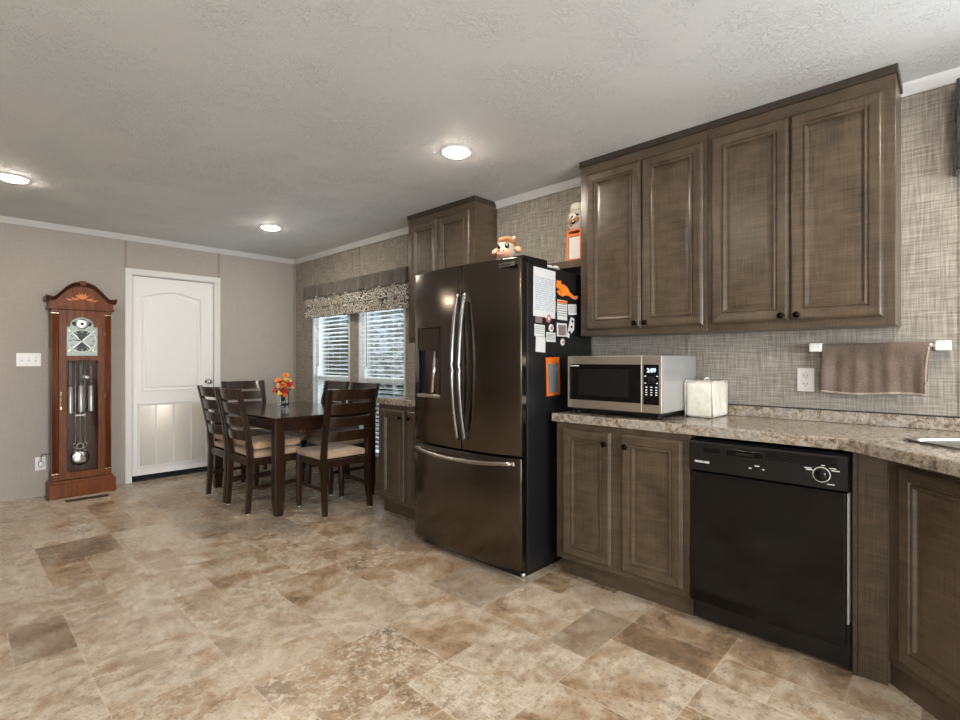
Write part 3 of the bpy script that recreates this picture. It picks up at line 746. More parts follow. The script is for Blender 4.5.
# ================================================================== ON THE REFRIGERATOR
ZT = 1.7535
def fridge_card(name, x0, x1, z0, z1, label, cat, group, face='paper', lines=0, head=None, tilt=0, curl=.002, border=None, ink='print'):
    """thin sheet hung on the refrigerator side (facing -y)"""
    y = FB0-.0008; cx, cz = (x0+x1)/2, (z0+z1)/2; w, h = x1-x0, z1-z0
    x0 += .014; x1 += .014; cx += .014
    mt = Matrix.Translation((cx, y, cz)) @ Matrix.Rotation(math.radians(tilt), 4, 'Y')
    r = MB(); mats = [border or face]
    q = bmesh.new(); n = 6
    g = [[q.verts.new((-w/2+w*i/n, -.0012-curl*(1-j)*(.5+.5*math.sin(3*i/n)), -h/2+h*j)) for i in range(n+1)] for j in (0, 1)]
    gb = [[q.verts.new((-w/2+w*i/n, -.0002-curl*(1-j)*(.5+.5*math.sin(3*i/n)), -h/2+h*j)) for i in range(n+1)] for j in (0, 1)]
    for i in range(n):
        q.faces.new((g[0][i], g[0][i+1], g[1][i+1], g[1][i])); q.faces.new((gb[0][i], gb[1][i], gb[1][i+1], gb[0][i+1]))
        q.faces.new((g[0][i], gb[0][i], gb[0][i+1], g[0][i+1])); q.faces.new((g[1][i], g[1][i+1], gb[1][i+1], gb[1][i]))
    q.faces.new((g[0][0], g[1][0], gb[1][0], gb[0][0])); q.faces.new((g[0][n], gb[0][n], gb[1][n], g[1][n]))
    r.merge(q, 0, False, mt)
    o = r.build(name, mats, loc=(cx, y, cz)); tag(o, label, cat, group)
    if border: MB().box(-w*.36, w*.36, -.0048, -.0014, -h*.42, h*.36, 0, 0, mt).build('printed_field', face, o)
    if head: MB().box(-w*.46, w*.46, -.0050, -.0014, h*.34, h*.47, 0, 0, mt).build('heading', head, o)
    if lines:
        p = MB(); rr = random.Random(name+label)
        for i in range(lines):
            zz = h*(.30-.7*i/lines); a = -w*.42; 
            while a < w*.38:
                l = rr.uniform(.08, .3)*w; p.box(a, min(a+l, w*.42), -.0046, -.0015, zz-h*.009-.0008, zz+h*.009+.0008, 0, 0, mt); a += l+w*.05
        p.build('print', ink, o)['kind'] = 'stuff'
    return o
gp = 'papers and magnets on the refrigerator side'
fridge_card('calendar_sheet', 2.262, 2.474, 1.457, 1.738, 'large white printed sheet, biggest paper on the refrigerator side', 'paper', gp, lines=16, tilt=1.5, curl=.004, ink='print_blue')
fridge_card('note_list', 2.497, 2.60, 1.452, 1.572, 'white note list with orange heading beside the large sheet', 'paper', gp, lines=6, head='orange', tilt=1)
fridge_card('note_card', 2.612, 2.705, 1.49, 1.555, 'small white card near the back edge of the refrigerator side', 'card', gp, lines=4, tilt=-4)
fridge_card('photo_print', 2.282, 2.345, 1.423, 1.475, 'small greyish pink photo on the bottom corner of the large sheet', 'photo', gp, face='photo_grey', tilt=2)
fridge_card('appointment_card', 2.272, 2.371, 1.345, 1.413, 'white card with dark picture below the greyish pink photo', 'card', gp, lines=4, tilt=2)
fridge_card('paper_slip', 2.285, 2.376, 1.255, 1.343, 'plain pale paper slip, lowest of the white papers', 'paper', gp, face='paper', tilt=3)
fridge_card('note_card', 2.386, 2.478, 1.317, 1.372, 'white card with black print under the round flower magnet', 'card', gp, lines=5, tilt=1)
fridge_card('drawing_card', 2.492, 2.596, 1.352, 1.432, 'white framed card with a small drawing under the note list', 'card', gp, border='paper', face='photo_grey', tilt=0)
fridge_card('photo_print', 2.432, 2.488, 1.492, 1.56, 'tiny brown picture between the large sheet and the note list', 'photo', gp, face='photo_grey', tilt=-6)
fridge_card('bookmark', 2.386, 2.522, 1.0, 1.226, 'tall orange-bordered card hanging low beside the microwave', 'card', gp, border='orange', face='print', tilt=-2, head='orange')
def disc_magnet(x, z, rad, mat, cmat, label, petals=0):
    y = FB0-.0062; x += .014
    m = MB()
    if petals:
        for i in range(petals):
            a = 2*PI*i/petals; m.lathe((x+rad*.62*math.cos(a), y+.0056, z+rad*.62*math.sin(a)), [(rad*.42, 0), (rad*.42, .005), (0, .006)], '-y', 12)
    else: m.lathe((x, y+.0056, z), [(rad, 0), (rad, .005), (rad*.8, .007), (0, .007)], '-y', 20)
    o = m.build('magnet', mat, loc=(x, y+.006, z)); tag(o, label, 'magnet', gp)
    MB().lathe((x, y+.0056, z), [(rad*.45, .006), (rad*.42, .009), (0, .0095)], '-y', 14).build('centre', cmat, o)
disc_magnet(2.405, 1.452, .024, 'pinkred', 'paper', 'pink flower magnet at the bottom corner of the large sheet', 6)
disc_magnet(2.432, 1.398, .023, 'paper', 'pinkred', 'white round magnet with red centre below the large sheet', 7)
disc_magnet(2.55, 1.318, .021, 'paper', 'pinkred', 'white round magnet with red centre, lowest of the magnets', 7)
m = MB(); y = FB0-.0008
m.prism([(2.655, 1.475), (2.69, 1.468), (2.688, 1.40), (2.66, 1.375), (2.645, 1.40), (2.635, 1.345), (2.61, 1.352), (2.625, 1.40), (2.64, 1.44)], 'y', y-.004, y)
o = tag(m.build('magnet', 'paper', loc=(2.65, y, 1.41)), 'white cut-out magnet with black spots near the back edge of the refrigerator side', 'magnet', gp)
for x, z in ((2.67, 1.45), (2.66, 1.415), (2.635, 1.38)): MB().ball((x, y-.004, z), .011, .0012, .009).build('spot', 'black_satin', o)
# orange felt animal magnet
o = thing('animal_magnet', (2.57, FB0, 1.62), 'orange felt animal magnet with a curled tail at the top of the refrigerator side', 'magnet', gp)
y = FB0-.012
m = MB(); m.ball((2.567, y, 1.634), .058, .0115, .030, 0, Matrix.Rotation(.30, 4, 'Y')); m.ball((2.55, y, 1.606), .024, .010, .014); m.ball((2.513, y, 1.655), .026, .0115, .021); m.build('body', 'orange_felt', o, smooth=True)
m = MB(); m.tube([(2.615, y, 1.615), (2.645, y, 1.604), (2.665, y, 1.596), (2.69, y, 1.594), (2.708, y, 1.604)], lambda t: .0115-.003*t, 10); m.build('tail', 'orange_felt', o)
m = MB(); m.ball((2.500, y, 1.676), .009, .006, .010).ball((2.526, y, 1.677), .009, .006, .009); m.build('ear', 'orange_felt', o)
MB().tube([(2.548, y, 1.60), (2.518, y, 1.606), (2.502, y, 1.622)], .0085, 8).build('paw', 'orange_felt', o)
# plush cow lying on top
M['plush_brown'] = make_fabric('brown_plush', (150, 96, 54), (196, 140, 90), 70)
M['plush_dark'] = make_fabric('dark_brown_plush', (52, 30, 18), (84, 52, 34), 70)
M['plush_cream'] = make_fabric('cream_plush', (190, 176, 156), (220, 208, 190), 70)
M['plush_pink'] = make_fabric('pink_plush', (222, 150, 120), (240, 182, 152), 70)
M['eye_black'] = plain('eye_black', (10, 10, 10), .15)
M['eye_glint'] = plain('eye_glint', (240, 240, 236), .25)
cx, cy, cz = 2.40, 2.055, 1.902
o = thing('plush_cow', (cx, cy, ZT), 'cream and brown plush cow toy lying on top of the refrigerator', 'plush toy')
fwd = Vector((-.96, -.28, 0)).normalized(); sd = Vector((fwd.y, -fwd.x, 0))     # sd: viewer's left of the face
sd = Vector((-fwd.y, fwd.x, 0))
rz = Matrix.Rotation(math.atan2(fwd.y, fwd.x), 4, 'Z')
def P(f, s_, u): return Vector((cx, cy, cz)) + fwd*f + sd*s_ + Vector((0, 0, u))
m = MB(); m.ball(P(-.10, -.03, -.085), .13, .085, .062, 0, rz); m.build('body', 'plush_dark', o)
hd = MB().ball(P(0, 0, 0), .058, .056, .066, 0, rz).build('head', 'plush_cream', o)
MB().ball(P(-.014, 0, .034), .062, .061, .047, 0, rz).ball(P(.034, .0, .050), .028, .034, .020, 0, rz).build('hair', 'plush_brown', hd)
MB().ball(P(.046, .006, -.034), .034, .046, .029, 0, rz).build('muzzle', 'plush_pink', hd)
m = MB().tube([P(.076, -.016, -.044), P(.081, .004, -.052), P(.076, .026, -.044)], .0035, 8); m.build('mouth', 'pinkred', hd)
for s_ in (-1, 1):
    e = MB().ball(P(.046, s_*.024, .008), .013, .016, .021, 0, rz).build('eye', 'eye_black', hd)
    MB().ball(P(.0575, s_*.024+.004, .013), .004, .005, .006, 0, rz).build('eye_highlight', 'eye_glint', e)  # white ball modelled as the glint on the black eye
    MB().ball(P(.078, s_*.014, -.024), .005, .006, .004, 0, rz).build('nostril', 'plush_dark', hd)
    q = MB().ball(P(-.006, s_*.076, -.008), .012, .030, .020, 0, rz @ Matrix.Rotation(s_*-.45, 4, 'X')); ea = q.build('ear', 'plush_brown', hd)
    MB().ball(P(.004, s_*.078, -.010), .008, .023, .014, 0, rz @ Matrix.Rotation(s_*-.45, 4, 'X')).build('inner_ear', 'plush_pink', ea)
    MB().lathe(P(-.010, s_*.046, .058), [(.011, 0), (.010, .010), (.005, .019), (0, .021)], n=12).build('horn', 'plush_cream', hd)
    MB().ball(P(.05, s_*.075, -.125), .05, .026, .019, 0, rz).build('leg', 'plush_dark', o)
# crumpled white paper on the hinge side
m = MB(); rr = random.Random(5)
for i in range(5):
    m.ball((2.44+.035*i, 1.80+.012*rr.uniform(-1, 1), ZT+.019), .026, .022, .0095, 0, Matrix.Rotation(rr.uniform(-.2, .2), 4, 'Y'), 2)
tag(m.build('folded_napkin', 'paper', loc=(2.50, 1.80, ZT+.0)), 'small crumpled white paper napkin on the near top edge of the refrigerator', 'paper')

# ================================================================== ON THE SHELF
ZS = 1.8365
o = thing('wooden_lantern', (2.80, 1.785, ZS), 'small orange wooden lantern frame on the shelf, under the white jar', 'lantern')
lx, lyy, hw, hh = 2.80, 1.785, .050, .195
m = MB()
for sx in (-1, 1):
    for sy in (-1, 1): m.box(lx+sx*hw-.007, lx+sx*hw+.007, lyy+sy*hw-.007, lyy+sy*hw+.007, ZS, ZS+hh, .001)
for z in (ZS, ZS+hh-.035):
    for s_ in (-1, 1):
        m.box(lx-hw+.007, lx+hw-.007, lyy+s_*hw-.0065, lyy+s_*hw+.0065, z+.001, z+.018); m.box(lx+s_*hw-.0065, lx+s_*hw+.0065, lyy-hw+.007, lyy+hw-.007, z+.001, z+.018)
m.box(lx-hw-.006, lx+hw+.006, lyy-hw-.006, lyy+hw+.006, ZS+hh, ZS+hh+.008, .001)
m.build('frame', 'orange', o)
m = MB()
for s_ in (-1, 1): m.box(lx+s_*(hw-.002)-.0015, lx+s_*(hw-.002)+.0015, lyy-hw+.0072, lyy+hw-.0072, ZS+.02, ZS+hh-.036); m.box(lx-hw+.0072, lx+hw-.0072, lyy+s_*(hw-.002)-.0015, lyy+s_*(hw-.002)+.0015, ZS+.02, ZS+hh-.036)
m.build('panel', 'paper', o)
ZJ = ZS+hh+.0085
M['jar'] = plain('glazed_cream', (226, 220, 206), .2, 0, .04, 20, coat=.4)
o = thing('ceramic_jar', (2.80, 1.785, ZJ), 'white ceramic lidded jar with brown and black painted spots on the orange lantern', 'jar')
jb = MB().lathe((2.80, 1.785, ZJ), [(.036, 0), (.048, .004), (.064, .03), (.072, .068), (.070, .095), (.058, .116), (.052, .122), (.052, .127)], n=32).build('jar_body', 'jar', o)
MB().lathe((2.80, 1.785, ZJ+.1275), [(.056, 0), (.057, .012), (.056, .034), (.049, .044), (.025, .049), (0, .05)], n=32).build('lid', 'jar', o)
def jar_spot(az, z, r, mat, rz_=1):
    a = math.radians(az); c = Vector((2.80+.0695*math.cos(a), 1.785+.0695*math.sin(a), ZJ+z))
    MB().ball(c, .004, r, r*rz_, 0, Matrix.Rotation(a, 4, 'Z'), 2).build('painted_spot', mat, jb)
for az, z, r, mt, q in ((160, .055, .020, 'plush_brown', 1.2), (183, .046, .017, 'black_satin', 1), (200, .060, .018, 'plush_brown', 1.1), (176, .078, .010, 'black_satin', 1), (150, .083, .008, 'black_satin', .8), (205, .088, .011, 'black_satin', .8), (168, .026, .012, 'plush_brown', .7), (192, .098, .007, 'plush_brown', .6)): jar_spot(az, z, r, mt, q)

# ================================================================== ON THE WORKTOP
ZW = .9105
o = thing('microwave_oven', (2.64, 1.343, ZW), 'stainless steel microwave oven with a black glass door on the worktop', 'microwave')
y0, y1, z0, z1, xf = 1.066, 1.612, .944, 1.232, 2.432
MB().box(xf, 2.86, y0, y1, z0, z1, .004).build('casing', 'mw_side', o)
yd = 1.168      # split between door and control panel
f = MB().box(xf-.018, xf-.0003, yd+.001, y1, z0+.001, z1-.001, .002).build('door', 'mw_steel', o)
MB().box(xf-.0195, xf-.017, yd+.006, y1-.012, z0+.046, z1-.045, .001).build('door_glass', 'black_gloss', f)
MB().box(xf-.0205, xf-.0195, yd+.075, y1-.07, z0+.072, z1-.07, .0003).build('window_mesh', 'black_satin', f)
MB().box(xf-.0203, xf-.0193, y1-.075, y1-.018, z1-.056, z1-.051).build('printed_mark', 'white_plastic', f)
cp = MB().box(xf-.018, xf-.0003, y0, yd-.001, z0+.001, z1-.001, .002).build('control_panel', 'mw_steel', o)
cg = MB().box(xf-.0195, xf-.017, y0+.012, yd-.008, z0+.042, z1-.045, .001).build('panel_glass', 'black_gloss', cp)
M['display'] = make_emit('blue_white_digits', (190, 225, 255), 1.1)
text('clock_digits', '2:09', .028, (xf-.0197, y0+.052, z1-.083), UX, VZ, 'display', cg, 'CENTER', .0006)
MB().lathe((xf-.0193, y0+.052, z1-.122), [(.019, 0), (.019, .003), (.016, .004), (0, .004)], '-x', 24).build('dial_button', 'black_satin', cg)
for i, (dy, dz2) in enumerate([(a, b) for b in (.103, .138) for a in (.022, .083)] + [(a, b) for b in (.158, .172, .184, .196) for a in (.026, .052, .078)]):
    if z1-dz2-.003 > z0+.045: MB().box(xf-.0201, xf-.0193, y0+dy-.005, y0+dy+.005, z1-dz2-.0025, z1-dz2+.0025).build('key_mark', 'white_plastic', cg)
MB().box(xf+.006, 2.84, y0+.02, y1-.02, z0-.014, z0-.0003).build('underframe', 'black_satin', o)
for xx in (xf+.03, 2.82):
    for yy in (y0+.04, y1-.04): MB().cyl((xx, yy, ZW), (xx, yy, z0-.0145), .014, 14).build('foot', 'black_satin', o)
MB().box(2.62, 2.80, y0-.0012, y0+.001, 1.0, 1.0+.0001).build('seam', 'black_satin', o)
# appliance cover
o = thing('appliance_cover', (2.79, .99, ZW), 'quilted ivory cloth toaster cover standing right of the microwave', 'cover')
def cushion_box(x0, x1, y0, y1, z0, z1, bev, bulge_, seed, amp=.003, n=12, flat=True):
    q = bmesh.new(); bmesh.ops.create_cube(q, size=1)
    bmesh.ops.subdivide_edges(q, edges=q.edges[:], cuts=n, use_grid_fill=True)
    rr = random.Random(seed); ph = [rr.uniform(0, 6) for _ in range(6)]
    sx, sy, sz = x1-x0, y1-y0, z1-z0
    for v in q.verts:
        p = v.co*2
        # superellipsoid rounding
        c = Vector((p.x*sx/2, p.y*sy/2, p.z*sz/2)); lim = Vector((sx/2-bev, sy/2-bev, sz/2-bev))
        inn = Vector((max(-lim.x, min(lim.x, c.x)), max(-lim.y, min(lim.y, c.y)), max(-lim.z, min(lim.z, c.z))))
        d_ = c-inn
        if d_.length > 1e-9: d_ = d_.normalized()*bev
        w = inn+d_
        k2 = (1-min(1, abs(p.x))**2)*(1-min(1, abs(p.y))**2)
        w.z += bulge_*(1 if p.z > 0 else (0 if flat else -1))*k2*(1 if abs(p.z) > .99 else abs(p.z))
        w.x += amp*math.sin(9*p.z+ph[0]+2*p.y)*(1-p.x*p.x+.2); w.y += amp*math.sin(8*p.x+ph[1]+2*p.z); w.z += (amp*math.sin(7*p.x+5*p.y+ph[2]) if p.z > -.5 else 0)
        v.co = w+Vector(((x0+x1)/2, (y0+y1)/2, (z0+z1)/2))
    for f in q.faces: f.smooth = True
    return q
cv = MB().merge(cushion_box(2.68, 2.90, .912, 1.058, ZW+.001, 1.095, .02, .004, 4, .0022), 0)
cv.build('cloth_body', 'ivory_cloth', o, smooth=True)
for yy in (.917, 1.056):
    pts = [(2.681, yy, ZW+.004), (2.681, yy, 1.08), (2.686, yy, 1.093), (2.70, yy, 1.099), (2.88, yy, 1.099), (2.894, yy, 1.093), (2.899, yy, 1.08), (2.899, yy, ZW+.004)]
    MB().tube(pts, .0032, 8).build('piping', 'ivory_cloth', o)
MB().tube([(2.76, .985, 1.103), (2.77, .985, 1.112), (2.80, .985, 1.114), (2.82, .985, 1.112), (2.83, .985, 1.103)], .005, 8).build('handle_loop', 'ivory_cloth', o)
# towel bar
o = thing('towel_bar', (2.90, .28, 1.27), 'white towel bar with square brackets on the linen wallpaper', 'towel bar')
for yy, nm in ((.508, 1), (.055, 2)):
    MB().box(2.868, XR-.0005, yy-.026, yy+.026, 1.25, 1.292, .006).build('bracket', 'white_plastic', o)
MB().cyl((2.893, .034, 1.274), (2.893, .53, 1.274), .0085, 14).build('bar', 'white_plastic', o)
def drape(y0, y1, xbar, zb, front, back, n=44, seed=2):
    q = bmesh.new(); rr = random.Random(seed); rad = .0125; L = []
    for i in range(15): L.append(('b', 1-i/14))
    for i in range(1, 10): L.append(('a', i/10))
    for i in range(26): L.append(('f', i/25))
    th = .0045; rows = []; rowb = []
    for kind, t in L:
        row = []; rb = []
        for j in range(n+1):
            u = j/n; y = y0+(y1-y0)*u
            wob = .006*math.sin(u*19+1.2)+.004*math.sin(u*41+.4)
            if kind == 'f':
                sh = 1-.055*t; yy = (y0+y1)/2+(y-(y0+y1)/2)*sh+.006*math.sin(t*3+u*5)
                x = xbar-rad-(.006+wob+.004)*min(1, t*2.2); z = zb-front*t+.005*math.sin(u*7)*t
                nx_, nz_ = 1, 0
            elif kind == 'a':
                a = PI*(1-t); yy = y; x = xbar-rad*math.cos(a)*-1 if False else xbar+rad*math.cos(PI*t); z = zb+rad*math.sin(PI*t); nx_, nz_ = -math.cos(PI*t), -math.sin(PI*t)
            else:
                yy = (y0+y1)/2+(y-(y0+y1)/2)*(1-.03*t); x = xbar+rad+.002*t; z = zb-back*t; nx_, nz_ = -1, 0
            row.append(q.verts.new((x, yy, z))); rb.append(q.verts.new((x+nx_*th*.8, yy, z+nz_*th*.8)))
        rows.append(row); rowb.append(rb)
    for R_, fl in ((rows, 0), (rowb, 1)):
        for a, b in zip(R_, R_[1:]):
            for j in range(n): q.faces.new((a[j], a[j+1], b[j+1], b[j]) if not fl else (a[j], b[j], b[j+1], a[j+1]))
    for j in range(n): q.faces.new((rows[0][j], rowb[0][j], rowb[0][j+1], rows[0][j+1])); q.faces.new((rows[-1][j], rows[-1][j+1], rowb[-1][j+1], rowb[-1][j]))
    for a, b, c2, d2 in zip(rows, rows[1:], rowb, rowb[1:]): q.faces.new((a[0], b[0], d2[0], c2[0])); q.faces.new((a[n], c2[n], d2[n], b[n]))
    for f in q.faces: f.smooth = True
    hemf = [v.co.copy() for v in rows[-1]]; hem0 = [v.co.copy() for v in rows[-3]]
    side = [rows[i][0].co.copy() for i in range(25, len(rows))]
    return q, hemf, side
q, hm, sdp = drape(.098, .49, 2.893, 1.2755, .222, .16)
o = thing('hand_towel', (2.893, .29, 1.05), 'taupe terry hand towel hanging over the white towel bar', 'towel')
MB().merge(q).build('towel_cloth', 'towel', o)
MB().tube([p+Vector((-.001, 0, .006)) for p in hm], .0052, 8).build('hem', 'hem', o)
MB().tube([p+Vector((-.001, .001, 0)) for p in sdp], .0042, 8).build('side_hem', 'hem', o)

# ================================================================== ELECTRICAL PLATES
def outlet(o_, u, v, n, label):
    o = thing('wall_outlet', o_, label, 'outlet'); u, v, n, c = Vector(u), Vector(v), Vector(n), Vector(o_)
    mt = Matrix((u, v, n)).transposed().to_4x4(); mt.translation = c
    pl = MB().box(-.036, .036, -.058, .058, .0003, .006, .002, 0, mt).build('cover_plate', 'white_plastic', o)
    for s_ in (-1, 1):
        so = MB().box(-.017, .017, s_*.0205-.0145, s_*.0205+.0145, .0055, .0075, .004, 0, mt).build('socket', 'white_plastic', pl)
        m2 = MB()
        m2.box(-.008, -.0055, s_*.0205-.003, s_*.0205+.006, .0070, .0079, 0, 0, mt).box(.0055, .008, s_*.0205-.003, s_*.0205+.006, .0070, .0079, 0, 0, mt).box(-.002, .002, s_*.0205-.0105, s_*.0205-.0065, .0070, .0079, 0, 0, mt)
        m2.build('slots', 'black_satin', pl)
    return o
outlet((XR, .56, 1.112), UX, VZ, NX, 'white double outlet on the linen wallpaper above the dishwasher')
outlet((.565, YB, .292), UY, VZ, NY, 'white outlet low on the back wall left of the clock')
o = thing('power_plug', (.567, YB-.0085, .30), 'grey plug with a cord in the low outlet left of the clock', 'plug')
MB().box(.549, .585, YB-.034, YB-.0083, .272, .312, .004).build('plug_body', 'mw_side', o)
MB().tube([(.567, YB-.03, .31), (.567, YB-.032, .35), (.575, YB-.02, .375), (.60, YB-.012, .372), (.66, YB-.01, .36)], .0035, 8).build('cord', 'black_satin', o)
o = thing('light_switch', (.487, YB, 1.213), 'white triple light switch plate on the back wall left of the clock', 'switch')
sp = MB().box(.406, .568, YB-.006, YB-.0003, 1.155, 1.271, .002).build('cover_plate', 'white_plastic', o)
for i in range(3):
    xx = .441+.046*i
    MB().box(xx-.005, xx+.005, YB-.014, YB-.0055, 1.206, 1.226, .001).build('toggle', 'white_plastic', sp)
    MB().box(xx-.006, xx+.006, YB-.0064, YB-.0058, 1.20, 1.205).box(xx-.006, xx+.006, YB-.0064, YB-.0058, 1.2262, 1.229).build('toggle_slot', 'print', sp)

# ================================================================== VALANCES
M['valance_shaded'] = make_fabric('shaded_valance_cloth', (44, 46, 50), (66, 68, 72), 50)  # backlit shade of the sink valance put into the cloth colour
def valance(y0, y1, label, back=XR, base=2.835, mats=('valance', 'paisley', 'paisley')):
    o = thing('window_valance', (2.89, (y0+y1)/2, 1.68), label, 'valance', 'ruffled tiered valances')
    MB().box(base+.012, back-.0005, y0+.006, y1-.006, 2.03, 2.046).build('mounting_board', 'white_trim', o)
    def tier(name, mat, zt, zb, off, amp, sc, th=.004, seed=0):
        rr = random.Random(seed); x0 = base+off; D = back-.001-x0; L = (y1-y0); n = 150
        tot = D*2+L; q = bmesh.new(); rows = []; rk = []
        ph = rr.uniform(0, 6)
        J = 8
        for j in range(J+1):
            t = j/J; row = []; rb = []
            for i in range(n+1):
                s_ = tot*i/n
                a = amp*(.25+.75*t)*(math.sin(s_*31+ph)+.6*math.sin(s_*53+2*ph)+.5*math.sin(s_*17))
                zz = zt+(zb-zt)*t + sc*math.sin(s_*24+ph)*t
                if s_ < D: p = (back-.001-s_, y0+a*.3); nn = (0, 1)
                elif s_ < D+L: p = (x0-a, y0+(s_-D)); nn = (1, 0)
                else: p = (x0+(s_-D-L), y1-a*.3); nn = (0, -1)
                row.append(q.verts.new((min(p[0], back-.001), p[1], zz))); rb.append(q.verts.new((min(p[0]+nn[0]*th, back-.001), p[1]+nn[1]*th, zz)))
            rows.append(row); rk.append(rb)
        for R_ in (rows, rk):
            for a, b in zip(R_, R_[1:]):
                for i in range(n): q.faces.new((a[i], a[i+1], b[i+1], b[i]))
        for i in range(n): q.faces.new((rows[-1][i], rk[-1][i], rk[-1][i+1], rows[-1][i+1])); q.faces.new((rows[0][i], rows[0][i+1], rk[0][i+1], rk[0][i]))
        for f in q.faces: f.smooth = True
        MB().merge(q).build(name, mat, o)
    tier('top_ruffle', mats[0], 2.052, 1.905, 0, .011, .006, seed=1)
    tier('middle_ruffle', mats[1], 1.925, 1.795, .010, .006, .003, seed=2)
    tier('bottom_ruffle', mats[2], 1.83, 1.682, .016, .006, .003, seed=3)
    return o
valance(3.615, 5.52, 'taupe and paisley ruffled valance across both dining area windows')
v2 = valance(-.95, .015, 'ruffled valance over the sink window, backlit shade in its cloth colour, at the right edge of the photo', mats=('valance_shaded',)*3)
for ob in [v2]: ob.location.z += .305

# ================================================================== FLOOR REGISTER
o = thing('floor_register', (.84, 5.54, 0), 'brown metal floor register in front of the grandfather clock', 'vent')
m = MB(); m.box(.69, .99, 5.492, 5.502, 0, .005, .001).box(.69, .99, 5.565, 5.575, 0, .005, .001).box(.69, .70, 5.502, 5.565, 0, .005, .001).box(.98, .99, 5.502, 5.565, 0, .005, .001)
m.build('register_frame', 'espresso', o)
m = MB(); m.box(.70, .98, 5.502, 5.565, .0002, .001, 0, 1)
for i in range(13): m.box(.705+i*.0212, .715+i*.0212, 5.503, 5.564, .001, .004)
m.build('grate', ['espresso', 'black_satin'], o)

# ================================================================== GRANDFATHER CLOCK
CX, CF, CBK = .832, 5.725, 5.905          # centre, front of case, back
o = thing('grandfather_clock', (CX, 5.80, 0), 'tall cherry wood grandfather clock with a brass pendulum against the back wall', 'clock')
b = MB()
b.box(.596, 1.076, 5.688, CBK, 0, .128, .006); b.prism([(.604, .128), (1.068, .128), (1.052, .15), (.62, .15)], 'y', 5.702, CBK)
b.build('plinth', 'cherry', o)
c = MB(); x0, x1 = .618, 1.046; ZB, ZTOP = .15, 1.665
c.box(x0, x0+.012, CF+.012, CBK-.012, ZB, ZTOP); c.box(x1-.012, x1, CF+.012, CBK-.012, ZB, ZTOP)
c.box(x0, x1, CBK-.0115, CBK, ZB, ZTOP); c.box(x0+.012, x1-.012, CF+.012, CBK-.012, ZTOP-.015, ZTOP)
c.box(x0+.012, x1-.012, CF+.012, CBK-.012, ZB, ZB+.012)
cs = c.build('case', 'cherry_dark', o)
MB().box(x0-.0015, x0, CF+.05, CBK-.03, .22, 1.32).build('side_glass', 'black_gloss', cs)
for xa, nm in ((x0, 0), (x1-.046, 1)):
    m = MB(); m.box(xa, xa+.046, CF, CF+.0118, ZB, ZTOP)
    for i in range(4): m.cyl((xa+.009+i*.0095, CF-.001, .22), (xa+.009+i*.0095, CF-.001, 1.62), .0042, 10)
    m.box(xa-.002, xa+.048, CF-.006, CF+.011, ZB+.001, .21, .003).box(xa-.002, xa+.048, CF-.006, CF+.011, 1.625, ZTOP, .003)
    col = m.build('column', 'cherry', o)
    MB().box(xa-.003, xa+.049, CF-.008, CF+.010, .21, .216, .001).build('capital', 'brass', col); MB().box(xa-.003, xa+.049, CF-.008, CF+.010, 1.617, 1.624, .001).build('capital', 'brass', col)
# door: stiles, rails, arched dial opening
dx0, dx1 = .668, .996; gx0, gx1 = .722, .946
d = MB(); y0, y1 = CF-.010, CF+.0118
d.box(dx0, gx0, y0, y1, ZB+.006, 1.652, .002).box(gx1, dx1, y0, y1, ZB+.006, 1.652, .002)
d.box(gx0, gx1, y0, y1, ZB+.006, .215, .001).box(gx0, gx1, y0, y1, 1.205, 1.248, .001)
arc = [(CX+.088*math.cos(PI-PI*i/16)*1.0, 1.508+.088*math.sin(PI*i/16)) for i in range(17)]
d.prism([(gx0, 1.652), (gx0, 1.508)] + [(CX-.088, 1.508)] + arc[1:-1] + [(CX+.088, 1.508), (gx1, 1.508), (gx1, 1.652)], 'y', y0, y1)
dr_ = d.build('door', 'cherry', o)
MB().box(gx0, gx1, CF-.001, CF+.001, .215, 1.205).build('glass_pane', 'glass', dr_)
MB().cyl((.682, y0-.012, .80), (.682, y0-.012, .91), .0045, 10).ball((.682, y0-.008, .925), .008, .006, .012).box(.676, .688, y0-.003, y0, .775, .935, .001).build('door_handle', 'brass', dr_)
for z in (.86, 1.42): MB().cyl((dx1+.002, y0-.002, z), (dx1+.002, y0-.002, z+.05), .004, 8).build('hinge', 'brass', dr_)
# dial
dl = MB(); dl.box(gx0+.001, gx1-.001, CF+.013, CF+.017, 1.249, 1.507)
arc2 = [(CX+.0875*math.cos(PI*i/16), 1.507+.0875*math.sin(PI*i/16)) for i in range(17)]
dl.prism(arc2, 'y', CF+.013, CF+.017)
dial = dl.build('dial', 'dial', o)
dc = (CX, CF+.0128, 1.382)
rg = MB().lathe(dc, [(.104, 0), (.104, .0015), (.101, .002), (.099, .0015), (.099, 0)], '-y', 40, cap=False); rg.build('chapter_ring', 'silver', dial)
m = MB()
for q_ in range(4):
    a = PI/2*q_
    if q_ % 2 == 0: continue
    pts = [(CX+.006*math.cos(a), 1.382+.006*math.sin(a))]+[(CX+.092*math.cos(a+t), 1.382+.092*math.sin(a+t)) for t in [(-.70+1.40*i/10) for i in range(11)]]
    m.prism(pts, 'y', CF+.0118, CF+.0126)
m.build('engraved_sector', 'dial_dark', dial)
m = MB()
for a in (PI/4, 3*PI/4):
    mt = Matrix.Translation((CX, CF+.0112, 1.382)) @ Matrix.Rotation(-a, 4, 'Y')
    m.box(-.094, .094, -.0006, .0006, -.0032, .0032, 0, 0, mt)
m.build('silver_cross', 'silver', dial)
